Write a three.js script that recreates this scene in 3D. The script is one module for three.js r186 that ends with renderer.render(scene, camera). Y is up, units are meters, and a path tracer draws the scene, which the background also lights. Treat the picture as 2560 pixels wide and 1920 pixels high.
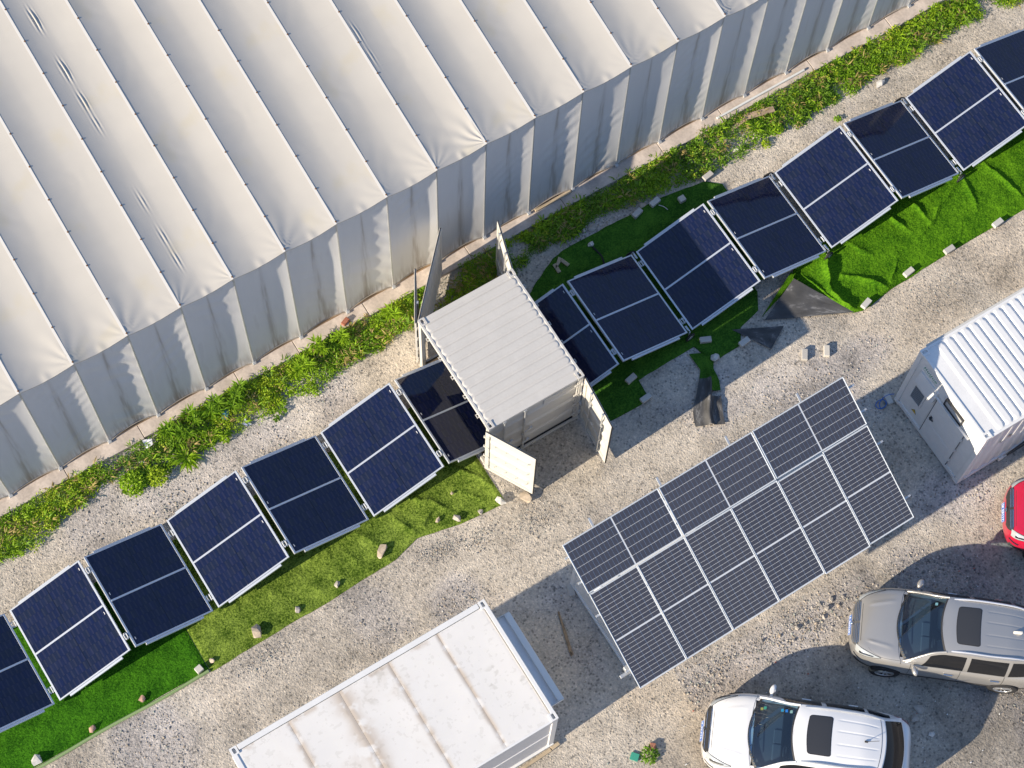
import * as THREE from 'three';
import { mergeGeometries, mergeVertices, toCreasedNormals } from 'three/addons/utils/BufferGeometryUtils.js';
import { RoundedBoxGeometry } from 'three/addons/geometries/RoundedBoxGeometry.js';
import { ConvexGeometry } from 'three/addons/geometries/ConvexGeometry.js';
import { Brush, Evaluator, SUBTRACTION } from 'three-bvh-csg';

// ------------------------------------------------------------------ camera, sky, sun, exposure
// x runs along the row of folding panels, z away from the tent hall, y up; metres
const scene = new THREE.Scene();
const YAW = 0.61, TILT = 21.75 * Math.PI / 180, ROLL = 3.53 * Math.PI / 180, ALT = 43.5;
const turn = (x, y, z) => new THREE.Vector3(x * Math.cos(YAW) - z * Math.sin(YAW), y, x * Math.sin(YAW) + z * Math.cos(YAW));
const camera = new THREE.PerspectiveCamera(2 * Math.atan(960 / 5100) * 180 / Math.PI, 4 / 3, 1, 900);
camera.position.copy(turn(0, ALT, ALT * Math.tan(TILT)));
camera.up.copy(turn(-Math.sin(ROLL), Math.cos(ROLL) * Math.sin(TILT), -Math.cos(ROLL) * Math.cos(TILT)));
camera.lookAt(0, 0, 0);

const SUN_DIR = new THREE.Vector3(1, -0.415, -0.05).normalize();     // the way the light travels
const SKY_GAIN = 1.22;
{
  const w = 512, h = 256, d = new Float32Array(w * h * 4), s = SUN_DIR.clone().negate();
  for (let j = 0; j < h; j++) for (let i = 0; i < w; i++) {
    const el = ((j + 0.5) / h - 0.5) * Math.PI, az = ((i + 0.5) / w - 0.5) * 2 * Math.PI;
    const y = Math.sin(el), x = Math.cos(el) * Math.cos(az), z = Math.cos(el) * Math.sin(az);
    const t = Math.pow(1 - Math.max(0, y), 3.2), c = Math.max(0, x * s.x + y * s.y + z * s.z), gl = 0.16 * Math.pow(c, 10);
    const o = (j * w + i) * 4;
    const g = y < 0 ? [0.2, 0.19, 0.18] : [0.078 + 0.21 * t + gl, 0.138 + 0.19 * t + gl * 0.92, 0.265 + 0.12 * t + gl * 0.8];
    for (let k = 0; k < 3; k++) d[o + k] = g[k] * SKY_GAIN;
    d[o + 3] = 1;
  }
  const sky = new THREE.DataTexture(d, w, h, THREE.RGBAFormat, THREE.FloatType);
  sky.mapping = THREE.EquirectangularReflectionMapping; sky.magFilter = THREE.LinearFilter; sky.minFilter = THREE.LinearFilter; sky.needsUpdate = true;
  scene.background = sky; scene.environment = sky;
}
const sun = new THREE.DirectionalLight(new THREE.Color().setRGB(1, 0.87, 0.685), 4.65);
sun.position.copy(SUN_DIR).multiplyScalar(-70); sun.castShadow = true; sun.shadow.radius = 1.0;
sun.shadow.mapSize.set(4096, 4096);
Object.assign(sun.shadow.camera, { left: -32, right: 32, top: 26, bottom: -26, near: 5, far: 160 });
sun.shadow.bias = -0.0005; scene.add(sun, sun.target);
const renderer = new THREE.WebGLRenderer({ antialias: true });
renderer.toneMapping = THREE.LinearToneMapping; renderer.toneMappingExposure = 1.7;
renderer.shadowMap.enabled = true; renderer.shadowMap.type = THREE.PCFSoftShadowMap;

// ------------------------------------------------------------------ helpers
function rng(seed) { let a = seed >>> 0; return () => { a = (a + 0x6D2B79F5) | 0; let t = Math.imul(a ^ (a >>> 15), 1 | a); t = (t + Math.imul(t ^ (t >>> 7), 61 | t)) ^ t; return ((t ^ (t >>> 14)) >>> 0) / 4294967296; }; }
const hash2 = (i, j, s = 0) => { let n = Math.imul(i, 374761393) + Math.imul(j, 668265263) + Math.imul(s, 974634541); n = Math.imul(n ^ (n >>> 13), 1274126177); return ((n ^ (n >>> 16)) >>> 0) / 4294967296; };
// value noise 0..1, tiling every p cells when p is given
function vn(x, y, s = 0, p = 0) {
  const i = Math.floor(x), j = Math.floor(y); let u = x - i, v = y - j; u = u * u * (3 - 2 * u); v = v * v * (3 - 2 * v);
  const m = p ? (k) => ((k % p) + p) % p : (k) => k;
  const a = hash2(m(i), m(j), s), b = hash2(m(i + 1), m(j), s), c = hash2(m(i), m(j + 1), s), d = hash2(m(i + 1), m(j + 1), s);
  return a + (b - a) * u + (c - a) * v + (a - b - c + d) * u * v;
}
function fbm(x, y, s, oct = 4, p = 0) { let a = 0.5, r = 0, n = 0; for (let k = 0; k < oct; k++) { r += a * vn(x, y, s + k * 7, p); n += a; a *= 0.5; x *= 2; y *= 2; p *= 2; } return r / n; }
const clamp = (x, a = 0, b = 1) => Math.min(b, Math.max(a, x));
const sstep = (a, b, x) => { const t = clamp((x - a) / (b - a)); return t * t * (3 - 2 * t); };
const lerp = (a, b, t) => a + (b - a) * t;
const toS = (c) => c <= 0.0031308 ? 12.92 * c : 1.055 * Math.pow(c, 1 / 2.4) - 0.055;
function interp(tab) { return (x) => { if (x <= tab[0][0]) return tab[0][1]; for (let i = 1; i < tab.length; i++) if (x <= tab[i][0]) { const [x0, y0] = tab[i - 1], [x1, y1] = tab[i]; return lerp(y0, y1, (x - x0) / (x1 - x0)); } return tab[tab.length - 1][1]; }; }
// smooth table through points (monotone cubic)
function smooth(tab) {
  const n = tab.length, m = [];
  const sl = (i) => (tab[i + 1][1] - tab[i][1]) / (tab[i + 1][0] - tab[i][0]);
  for (let i = 0; i < n; i++) { if (i === 0) m.push(sl(0)); else if (i === n - 1) m.push(sl(n - 2)); else { const a = sl(i - 1), b = sl(i); m.push(a * b <= 0 ? 0 : 2 * a * b / (a + b)); } }
  return (x) => {
    if (x <= tab[0][0]) return tab[0][1]; if (x >= tab[n - 1][0]) return tab[n - 1][1];
    let i = 0; while (x > tab[i + 1][0]) i++;
    const h = tab[i + 1][0] - tab[i][0], t = (x - tab[i][0]) / h, t2 = t * t, t3 = t2 * t;
    return (2 * t3 - 3 * t2 + 1) * tab[i][1] + (t3 - 2 * t2 + t) * h * m[i] + (-2 * t3 + 3 * t2) * tab[i + 1][1] + (t3 - t2) * h * m[i + 1];
  };
}
function tex(w, h, fn, srgb = true) {
  const d = new Uint8Array(w * h * 4);
  for (let j = 0; j < h; j++) for (let i = 0; i < w; i++) {
    const c = fn(i / w, j / h, i, j), o = (j * w + i) * 4;
    for (let k = 0; k < 3; k++) { const v = typeof c === 'number' ? c : c[k]; d[o + k] = 255 * clamp(srgb ? toS(clamp(v)) : v); }
    d[o + 3] = 255;
  }
  const t = new THREE.DataTexture(d, w, h, THREE.RGBAFormat); t.magFilter = THREE.LinearFilter; t.minFilter = THREE.LinearMipmapLinearFilter; t.generateMipmaps = true;
  t.wrapS = t.wrapT = THREE.RepeatWrapping; if (srgb) t.colorSpace = THREE.SRGBColorSpace; t.needsUpdate = true; return t;
}
function canvasTex(w, h, draw) { const c = document.createElement('canvas'); c.width = w; c.height = h; draw(c.getContext('2d'), w, h); const t = new THREE.CanvasTexture(c); t.colorSpace = THREE.SRGBColorSpace; t.magFilter = THREE.LinearFilter; return t; }
const col = (r, g, b) => new THREE.Color().setRGB(r, g, b);
function std(c, rough = 0.6, o = {}) { return new THREE.MeshStandardMaterial({ color: Array.isArray(c) ? col(...c) : c, roughness: rough, side: THREE.DoubleSide, ...o }); }
function phy(c, rough, o = {}) { return new THREE.MeshPhysicalMaterial({ color: Array.isArray(c) ? col(...c) : c, roughness: rough, side: THREE.DoubleSide, ...o }); }
const used = {};
function numbered(n) { const k = used[n] = (used[n] ?? -1) + 1; return k ? `${n}_${String(k).padStart(3, '0')}` : n; }
function mesh(name, geo, m, parent) { const o = new THREE.Mesh(geo, m); o.name = parent ? name : numbered(name); o.castShadow = o.receiveShadow = true; (parent || scene).add(o); return o; }
function tag(o, label, category, group) { o.userData.label = label; o.userData.category = category; if (group) o.userData.group = group; return o; }
function thing(name, label, category, [x, y, z] = [0, 0, 0], ry = 0, group) { const o = new THREE.Group(); o.name = numbered(name); o.position.set(x, y, z); o.rotation.y = ry; scene.add(o); return tag(o, label, category, group); }
function part(name, parent) { const o = new THREE.Group(); o.name = name; parent.add(o); return o; }
function structure(o) { o.userData.kind = 'structure'; return o; }
// uv in metres by the axis a face points along
function metreUV(g, s = 1) {
  if (g.index) g = g.toNonIndexed();
  const p = g.attributes.position, n = p.count, uv = new Float32Array(n * 2), a = new THREE.Vector3(), b = new THREE.Vector3(), c = new THREE.Vector3();
  for (let i = 0; i < n; i += 3) {
    a.fromBufferAttribute(p, i); b.fromBufferAttribute(p, i + 1); c.fromBufferAttribute(p, i + 2); b.sub(a); c.sub(a); b.cross(c);
    const ax = Math.abs(b.x), ay = Math.abs(b.y), az = Math.abs(b.z), m = ay >= ax && ay >= az ? 1 : ax >= az ? 0 : 2;
    for (let k = 0; k < 3; k++) { const X = p.getX(i + k), Y = p.getY(i + k), Z = p.getZ(i + k); uv[(i + k) * 2] = (m === 0 ? Z : X) * s; uv[(i + k) * 2 + 1] = (m === 1 ? Z : Y) * s; }
  }
  g.setAttribute('uv', new THREE.BufferAttribute(uv, 2)); return g;
}
// box with rounded edges, centred at x,y,z
function bx(w, h, d, x = 0, y = 0, z = 0, r = 0) { const g = r ? new RoundedBoxGeometry(w, h, d, 1, r) : new THREE.BoxGeometry(w, h, d); g.translate(x, y, z); return metreUV(g); }
function cyl(r, len, x, y, z, axis = 'y', n = 12) { const g = new THREE.CylinderGeometry(r, r, len, n); if (axis === 'x') g.rotateZ(Math.PI / 2); if (axis === 'z') g.rotateX(Math.PI / 2); g.translate(x, y, z); return metreUV(g); }
function bar(a, b, r, n = 8) { const A = new THREE.Vector3(...a), B = new THREE.Vector3(...b), d = B.clone().sub(A), g = new THREE.CylinderGeometry(r, r, d.length(), n); g.applyQuaternion(new THREE.Quaternion().setFromUnitVectors(new THREE.Vector3(0, 1, 0), d.clone().normalize())); g.translate((A.x + B.x) / 2, (A.y + B.y) / 2, (A.z + B.z) / 2); return metreUV(g); }
function plankBetween(a, b, w, h) { const A = new THREE.Vector3(...a), B = new THREE.Vector3(...b), d = B.clone().sub(A), g = new RoundedBoxGeometry(d.length(), h, w, 1, Math.min(w, h) * 0.12); g.rotateZ(Math.asin(d.y / d.length())); g.rotateY(Math.atan2(-d.z, d.x)); g.translate((A.x + B.x) / 2, (A.y + B.y) / 2, (A.z + B.z) / 2); return metreUV(g); }
const M = (...l) => mergeGeometries(l.flat().map((g) => { g = g.index ? g.toNonIndexed() : g; for (const k of Object.keys(g.attributes)) if (!['position', 'normal', 'uv'].includes(k)) g.deleteAttribute(k); return g; }));
// parametric sheet; fn(a,b) -> [x,y,z], uvf(a,b) -> [u,v]
function surf(fn, na, nb, uvf) {
  const pos = [], uv = [], idx = [];
  for (let j = 0; j <= nb; j++) for (let i = 0; i <= na; i++) { const a = i / na, b = j / nb; pos.push(...fn(a, b)); uv.push(...(uvf ? uvf(a, b) : [a, b])); }
  for (let j = 0; j < nb; j++) for (let i = 0; i < na; i++) { const k = j * (na + 1) + i; idx.push(k, k + 1, k + na + 1, k + 1, k + na + 2, k + na + 1); }
  const g = new THREE.BufferGeometry(); g.setAttribute('position', new THREE.Float32BufferAttribute(pos, 3)); g.setAttribute('uv', new THREE.Float32BufferAttribute(uv, 2)); g.setIndex(idx); g.computeVertexNormals(); return g;
}

// ------------------------------------------------------------------ materials
const speck = tex(512, 512, (u, v) => { const f = fbm(u * 6, v * 6, 3, 5, 6), m = fbm(u * 40, v * 40, 9, 3, 40); const k = 0.93 + 0.09 * (f - 0.5) + 0.07 * (m - 0.5); return [k, k * 0.995, k * 0.985]; });

const steelWhite = std([0.84, 0.84, 0.83], 0.42, { map: speck });
const steelCream = std([0.64, 0.63, 0.59], 0.5, { map: speck });
const steelGrey = std([0.64, 0.62, 0.585], 0.48, { map: speck });
const galv = std([0.62, 0.64, 0.66], 0.42, { metalness: 0.55, map: speck });
const alu = std([0.70, 0.73, 0.77], 0.38, { metalness: 0.45 });
const rubber = std([0.02, 0.02, 0.022], 0.8), darkSteel = std([0.05, 0.055, 0.06], 0.55), plastic = std([0.035, 0.036, 0.04], 0.55);
const ply = std([0.12, 0.085, 0.05], 0.8);
const concreteTex = tex(512, 512, (u, v) => { const f = fbm(u * 5, v * 5, 51, 5, 5), g = fbm(u * 40, v * 40, 52, 3, 40), k = 0.5 + 0.30 * (f - 0.5) + 0.18 * (g - 0.5); return [k * 1.12, k * 0.97, k * 0.85]; });
const concrete = std([1, 1, 1], 0.9, { map: concreteTex });
const blockMat = [[0.60, 0.585, 0.55], [0.52, 0.50, 0.47], [0.64, 0.61, 0.55]].map((c) => std(c, 0.92, { map: speck }));

// ------------------------------------------------------------------ ground
const hG = (x, z) => 0.02 * (fbm(x * 0.45, z * 0.45, 71, 3) - 0.5) - 0.006;
const GS = 40;                                                        // metres the ground picture covers
const coarse = (x, z) => sstep(0.52, 0.70, fbm(x * 0.55 + 40, z * 0.55 + 40, 61, 3)) * 0.8 + sstep(0.3, 1, Math.exp(-(((z - 8.1 - 0.05 * x) / 0.75) ** 2)) * (x > -0.6 && x < 4.4 ? 1 : 0.0));
// packed lanes that wheels have worn, coarser stone left between them
const dark = (x, z) => sstep(8.2, 9.6, z + 0.8 * (fbm(x * 0.7 + 2, z * 0.7 + 2, 69, 2) - 0.5)) * (0.45 + 0.55 * sstep(0.38, 0.58, fbm(x * 0.9 + 12, z * 0.9 + 12, 70, 3)));   // car park ground darkened in patches, painted in to deepen the shade by the cars
const tracks = (x, z) => { const w = 0.5 * (fbm(x * 0.25 + 3, 1, 67, 2) - 0.5), n = fbm(x * 0.8 + 5, z * 2.2 + 5, 68, 3); return (Math.exp(-(((z - 3.05 - w) / 0.28) ** 2)) + Math.exp(-(((z - 4.25 - w) / 0.26) ** 2)) + 0.8 * Math.exp(-(((z + 1.75 - w * 0.3) / 0.25) ** 2))) * sstep(0.3, 0.6, n) - 0.7 * Math.exp(-(((z - 3.7 - w) / 0.2) ** 2)) * sstep(0.45, 0.65, n); };
const earthy = (x, z) => sstep(0.55, 0.75, fbm(x * 0.33 + 9, z * 0.33 + 3, 66, 3));
{
  // broad patches are worked out on a coarse grid, the grain per pixel
  const N = 400, grid = (f) => { const d = new Float32Array((N + 1) * (N + 1)); for (let j = 0; j <= N; j++) for (let i = 0; i <= N; i++) d[j * (N + 1) + i] = f((i / N - 0.5) * GS, (j / N - 0.5) * GS); return (u, v) => { const x = u * N, y = v * N, i = Math.min(N - 1, x | 0), j = Math.min(N - 1, y | 0), p = x - i, q = y - j, k = j * (N + 1) + i; return (d[k] * (1 - p) + d[k + 1] * p) * (1 - q) + (d[k + N + 1] * (1 - p) + d[k + N + 2] * p) * q; }; };
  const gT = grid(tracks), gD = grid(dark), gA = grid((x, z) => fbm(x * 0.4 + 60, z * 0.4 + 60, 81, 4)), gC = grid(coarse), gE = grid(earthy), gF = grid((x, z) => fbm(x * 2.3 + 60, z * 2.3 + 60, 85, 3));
  const map = tex(2048, 2048, (u, v, i, j) => {
    const a = gA(u, v), c = gC(u, v), e = gE(u, v), f = gF(u, v), sp = hash2(i, j, 5), sp2 = hash2(i >> 1, j >> 1, 6), g = vn(i * 0.35, j * 0.35, 8);
    let k = 0.45 + 0.32 * (a - 0.5) + 0.24 * (f - 0.5) + 0.08 * gT(u, v) + 0.16 * (sp - 0.5) + 0.14 * (sp2 - 0.5) + 0.13 * (g - 0.5) - 0.06 * c;
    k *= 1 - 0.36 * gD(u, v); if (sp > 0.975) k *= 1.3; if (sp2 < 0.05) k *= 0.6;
    const warm = 0.4 + 0.5 * e - 0.4 * c + 0.5 * (sp2 - 0.5);
    return [k * (1.0 + 0.08 * warm), k * 0.93, k * (0.825 - 0.08 * warm + 0.06 * c)];
  });
  const bump = tex(512, 512, (u, v) => 0.5 * vn(u * 80, v * 80, 4, 80) + 0.3 * vn(u * 170, v * 170, 5, 170) + 0.2 * fbm(u * 12, v * 12, 6, 3, 12), false);
  bump.repeat.set(GS / 2, GS / 2);
  map.wrapS = map.wrapT = THREE.MirroredRepeatWrapping;
  const xs = []; for (let k = -220; k <= 220; k++) xs.push(Math.abs(k) <= 100 ? k * 0.22 : Math.sign(k) * (22 + Math.pow(Math.abs(k) - 100, 1.5) * 0.28));
  const n = xs.length - 1;
  const g = surf((a, b) => { const x = xs[Math.round(a * n)], z = xs[Math.round(b * n)]; return [x, Math.abs(x) < 22 && Math.abs(z) < 22 ? hG(x, z) : -0.006, z]; }, n, n, (a, b) => [xs[Math.round(a * n)] / GS + 0.5, xs[Math.round(b * n)] / GS + 0.5]);
  structure(mesh('ground', g, std([1, 1, 1], 0.97, { map, bumpMap: bump, bumpScale: 0.012 })));
}
// kerb of concrete slabs at the foot of the tent wall
{
  const k = structure(new THREE.Group()); k.name = numbered('kerb'); scene.add(k);
  const R = rng(5); let x = -21;
  while (x < 21) {
    const w = 1.5 + R() * 1.3, zf = -3.135 + 0.02 * (R() - 0.5);
    const g = new RoundedBoxGeometry(w - 0.012, 0.3, 0.56, 2, 0.012); const p = g.attributes.position;
    for (let i = 0; i < p.count; i++) if (p.getZ(i) > 0.2) p.setZ(i, p.getZ(i) + 0.05 * (vn((x + p.getX(i)) * 2.2, 3, 77) - 0.5));
    g.translate(x + w / 2, -0.03 + 0.012 * R(), zf - 0.28); mesh('slab', metreUV(g, 0.6), concrete, k); x += w;
  }
}

// ------------------------------------------------------------------ tent hall: taut fabric over ribs 1.235 m apart
const BAY = 1.235, TZ = -3.46, EAVE = 4.8, PITCH = 0.14, RIDGE = -16;
{
  const tent = thing('tent_hall', 'long off-white fabric tent hall with ribbed sagging roof and scalloped eave', 'tent', [0, 0, TZ]);
  const roofTex = tex(512, 512, (u, v) => {
    const a = fbm(u * 5, v * 5, 11, 4, 5), b = fbm(u * 3, v * 12, 14, 3, 3), w = 0.5 * (Math.sin(u * 2 * Math.PI * 80) + Math.sin(v * 2 * Math.PI * 80)) * 0.006;
    const st = sstep(0.60, 0.78, fbm(u * 4, v * 4, 17, 5, 4)) * 0.8, k = 0.505 + 0.03 * (a - 0.5) + 0.02 * (b - 0.5) + w;
    return [k, k * (0.95 - 0.025 * st), k * (0.86 - 0.10 * st)];
  });
  const bumpTex = tex(512, 512, (u, v) => 0.75 * fbm(u * 5, v * 7, 31, 4, 5) + 0.25 * (0.5 + 0.5 * Math.sin(30 * fbm(u * 3, v * 3, 33, 2, 3))), false);
  const roofM = std([1, 1, 1], 0.72, { map: roofTex, bumpMap: bumpTex, bumpScale: 0.004 });
  // run-off stains down the middle of each bay, dirt along the hem
  const wallTex = [0, 1, 2].map((q) => tex(160, 640, (u, v) => {
    const y = 1 - v, c = 0.5 + 0.03 * (vn(y * 3 + q * 5, 1, 41) - 0.5) + 0.10 * (y) * (q - 1) * 0.5;
    const wd = 0.02 + 0.075 * y, line = Math.exp(-(((u - c) / wd) ** 2)), fr = fbm(u * 30 + q * 9, y * 6, 43, 4), fr2 = fbm(u * 9 + q * 3, y * 3.5, 47, 4);
    const st = clamp(line * (0.35 + 0.9 * sstep(0.35, 0.7, fr)) * (0.45 + 0.55 * vn(y * 4, q, 48)));
    const hem = sstep(0.86, 1.0, y + 0.12 * (fr2 - 0.5)) * sstep(0.3, 0.6, fr), sp = sstep(0.62, 0.75, fr2) * 0.35;
    const d = clamp(0.60 * st + 0.45 * hem + sp * 0.3), wv = 0.02 * (hash2(u * 160, v * 640, q) - 0.5), k = 0.655 + 0.06 * (fr2 - 0.5) + wv;
    return [lerp(k * 1.0, 0.29, d), lerp(k * 1.0, 0.245, d), lerp(k * 1.0, 0.20, d)];
  }));
  const wallM = wallTex.map((t) => std([1, 1, 1], 0.62, { map: t }));
  const seamM = std([0.56, 0.55, 0.53], 0.6), boltM = std([0.16, 0.075, 0.03], 0.8), eyeM = std([0.75, 0.75, 0.75], 0.4, { metalness: 0.5 });
  const hemM = std([0.42, 0.36, 0.29], 0.8);
  const x0 = -3.58 - 14 * BAY, NB = 32, LEN = TZ - RIDGE;
  const roofY = (t) => EAVE + PITCH * t - 0.0016 * t * t;
  for (let k = 0; k < NB; k++) {
    const xl = x0 + k * BAY, r = (s) => hash2(k, s, 91), sag = 0.072 + 0.018 * r(1), eSag = 0.068 + 0.03 * r(2), skew = 0.08 * (r(3) - 0.5);
    // creases that radiate from the two eave fixings, and a pucker at mid bay
    const crease = (s, t) => {
      let h = 0; const A = [[0, r(5)], [1, r(6)]];
      for (const [e, am] of A) { const dx = (s - e) * BAY, d = Math.hypot(dx, t), an = Math.atan2(t, Math.abs(dx)); if (d > 0.02) h += (0.003 + 0.016 * am * am) * sstep(0.02, 0.15, d) * Math.exp(-d / (0.28 + 0.35 * am)) * Math.sin(an * (11 + 5 * r(7)) + 4 * am + 2 * vn(d * 3, e, k)); }
      const pd = Math.hypot((s - 0.5 - 0.04 * r(8)) * BAY, (t - 0.04) * 0.7); h += 0.02 * Math.exp(-((pd / 0.075) ** 2)) - 0.013 * Math.exp(-((pd / 0.17) ** 2));
      return h;
    };
    const s0 = 0.50 + 0.5 * skew, shape = (s) => s < s0 ? 1 - Math.pow(1 - s / s0, 1.9) : 1 - Math.pow((s - s0) / (1 - s0), 1.6);
    const slack = k === 12 ? [[8.6, 0.7], [7.1, 1], [5.76, 0.9], [4.95, 0.55], [4.4, 0.3], [2.4, 0.25], [1.5, 0.3], [0.95, 0.3]] : k === 17 ? [[3.5, 0.35], [2.9, 0.2]] : [];   // bunched slack folds
    const roofAt = (s, t) => {
      let y = roofY(t) - lerp(eSag, sag, sstep(0, 0.7, t)) * shape(s) + crease(s, t) + 0.005 * (fbm(s * 3 + k * 7, t * 1.3, 93, 3) - 0.5);
      for (const [tc, am] of slack) { const sc = 0.35 - (k === 17 ? 0.28 : 0), w = Math.exp(-(((s - sc) / 0.055) ** 2)) * Math.exp(-(((t - tc) / 0.2) ** 2)); y += 0.030 * am * w * Math.sin((s - sc) * 95 + 0.6); }
      return y;
    };
    const NT = 74, tt = (b) => LEN * Math.pow(b, 1.55);
    const rg = surf((a, b) => { const t = tt(b); return [xl + a * BAY, roofAt(a, t), -t + 0.035 * (b === 0 ? 1 : 0)]; }, k === 12 || k === 17 ? 90 : 26, k === 12 || k === 17 ? 150 : NT, (a, b) => [(xl + a * BAY) / 3.7, tt(b) / 3.7 + k * 0.37]);
    mesh('roof_panel', rg, roofM, tent);
    // lip that turns down over the wall
    mesh('eave_lip', surf((a, b) => [xl + a * BAY, roofAt(a, 0) - 0.045 * b, 0.035 - 0.006 * b], 26, 1, (a, b) => [(xl + a * BAY) / 3.7, b * 0.02]), roofM, tent);
    const dep = 0.055 + 0.02 * (r(11) - 0.5), hemLift = 0.07 + 0.1 * r(12), wob = r(13) * 20;
    const wallAt = (s, y) => {
      const f = (EAVE - y) / EAVE;
      const w0 = 0.60 + 0.16 * (r(18) - 0.5), pr = s < w0 ? 1 - (1 - s / w0) ** 2 : 1 - ((s - w0) / (1 - w0)) ** 2; let z = -dep * pr * (0.55 + 0.9 * Math.sin(Math.PI * clamp(f * 0.9 + 0.06)) * 0.55) - 0.01;
      z += 0.022 * (fbm(s * 2.2 + k * 3, y * 1.3 + wob, 97, 4) - 0.5) * Math.sin(Math.PI * s);
      const am = r(14); z += (0.004 + 0.010 * am * am) * Math.sin((y * 1.0 - s * 0.9 * (r(15) > 0.3 ? 1 : -1)) * (9 + 8 * r(16)) + wob) * Math.pow(Math.sin(Math.PI * s), 0.6) * sstep(0.3, 0.75, vn(y * 0.9 + wob, s * 2, 98));
      for (const e of [0, 1]) { const d = Math.hypot((s - e) * BAY, EAVE - y); z += 0.007 * Math.exp(-d / 0.35) * Math.sin(Math.atan2(EAVE - y, Math.abs(s - e) * BAY) * 13 + wob); const d2 = Math.hypot((s - e) * BAY, y - 0.12); z += 0.009 * Math.exp(-d2 / 0.3) * Math.sin(Math.atan2(y, Math.abs(s - e) * BAY) * 11 + wob); }
      return z;
    };
    const top = (s) => roofAt(s, 0) - 0.02, bot = (s) => 0.135 + hemLift * Math.pow(4 * s * (1 - s), 1.2) * 0.9;
    const wg = surf((a, b) => { const y = lerp(top(a), bot(a), b); return [xl + a * BAY, y, wallAt(a, y)]; }, 30, 60, (a, b) => [a, 1 - b]);
    mesh('wall_panel', wg, wallM[Math.floor(r(17) * 3)], tent);
    mesh('hem_tube', new THREE.TubeGeometry(new THREE.CatmullRomCurve3([0, 0.25, 0.5, 0.75, 1].map((s) => new THREE.Vector3(xl + s * BAY, bot(s), wallAt(s, bot(s)) + 0.006))), 10, 0.017, 6), hemM, tent);
  }
  for (let k = 0; k <= NB; k++) {
    const x = x0 + k * BAY, rib = part('rib', tent);
    mesh('seam_strip', surf((a, b) => { const t = LEN * b; return [x - 0.055 * (1 - a), roofY(t) + 0.0015 - 0.0115 * (1 - a), -t + 0.03]; }, 2, 40, (a, b) => [a, b]), seamM, rib);
    const bolts = []; for (let t = 0.02; t < LEN; t += 0.83 + 0.05 * (hash2(k, Math.floor(t * 9), 3) - 0.5)) { const g = new THREE.SphereGeometry(0.023, 8, 5); g.scale(1, 0.25, 1); g.translate(x + 0.012 * (hash2(k, Math.floor(t * 7), 4) - 0.5), roofY(t) + 0.004, -t); bolts.push(g); }
    mesh('bolts', M(bolts), boltM, rib).userData.kind = 'stuff';
    mesh('post', cyl(0.028, EAVE - 0.1, x, EAVE / 2, -0.03), galv, tent);
    const lace = []; for (let y = 0.35; y < 4.3; y += 0.36) lace.push(bx(0.026, 0.02, 0.005, x + 0.014 * (hash2(k, Math.floor(y * 9), 6) - 0.5), y, -0.006));
    mesh('lacing', M(lace), eyeM, tent).userData.kind = 'stuff';
    mesh('foot_clamp', M(bx(0.09, 0.05, 0.07, x, 0.15, 0.02, 0.008), bar([x - 0.05, 0.13, 0.03], [x + 0.05, 0.17, 0.0], 0.009)), galv, tent);
  }
  // timber rail behind the hem, far slope, gables
  mesh('base_rail', bx(NB * BAY, 0.06, 0.04, x0 + NB * BAY / 2, 0.15, -0.05), std([0.40, 0.27, 0.16], 0.8), tent);
  const W = NB * BAY;
  mesh('far_roof', surf((a, b) => [x0 + a * W, roofY(LEN * (1 - b)), -LEN - LEN * b], NB, 20, (a, b) => [a * 10, b * 3]), roofM, tent);
  mesh('far_wall', bx(W, EAVE, 0.02, x0 + W / 2, EAVE / 2, -2 * LEN), wallM[0], tent);
  for (const xx of [x0, x0 + W]) { const s = new THREE.Shape(); s.moveTo(0, 0); s.lineTo(0, EAVE); for (let i = 0; i <= 12; i++) s.lineTo(LEN * i / 12, roofY(LEN * i / 12) - 0.03); for (let i = 12; i >= 0; i--) s.lineTo(2 * LEN - LEN * i / 12, roofY(LEN * i / 12) - 0.03); s.lineTo(2 * LEN, 0); const g = new THREE.ShapeGeometry(s); g.rotateY(Math.PI / 2); g.translate(xx, 0, 0); mesh('gable', g, roofM, tent); }
}

// ------------------------------------------------------------------ containers
// corner casting with a real slot in its top
function casting(sx, sz, h = 0.118) {
  const s = new THREE.Shape(), w = sx / 2, d = sz / 2, r = 0.018;
  s.moveTo(-w + r, -d); s.lineTo(w - r, -d); s.quadraticCurveTo(w, -d, w, -d + r); s.lineTo(w, d - r); s.quadraticCurveTo(w, d, w - r, d); s.lineTo(-w + r, d); s.quadraticCurveTo(-w, d, -w, d - r); s.lineTo(-w, -d + r); s.quadraticCurveTo(-w, -d, -w + r, -d);
  const p = new THREE.Path(), a = sx * 0.21, b = sz * 0.33, q = 0.02;
  p.moveTo(-a + q, -b); p.lineTo(a - q, -b); p.quadraticCurveTo(a, -b, a, -b + q); p.lineTo(a, b - q); p.quadraticCurveTo(a, b, a - q, b); p.lineTo(-a + q, b); p.quadraticCurveTo(-a, b, -a, b - q); p.lineTo(-a, -b + q); p.quadraticCurveTo(-a, -b, -a + q, -b);
  s.holes.push(p);
  const g = new THREE.ExtrudeGeometry(s, { depth: h - 0.02, bevelEnabled: false }); g.rotateX(-Math.PI / 2);
  return M(metreUV(g), bx(sx * 0.96, 0.02, sz * 0.96, 0, -0.01, 0));
}
const castG = casting(0.162, 0.178);
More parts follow.
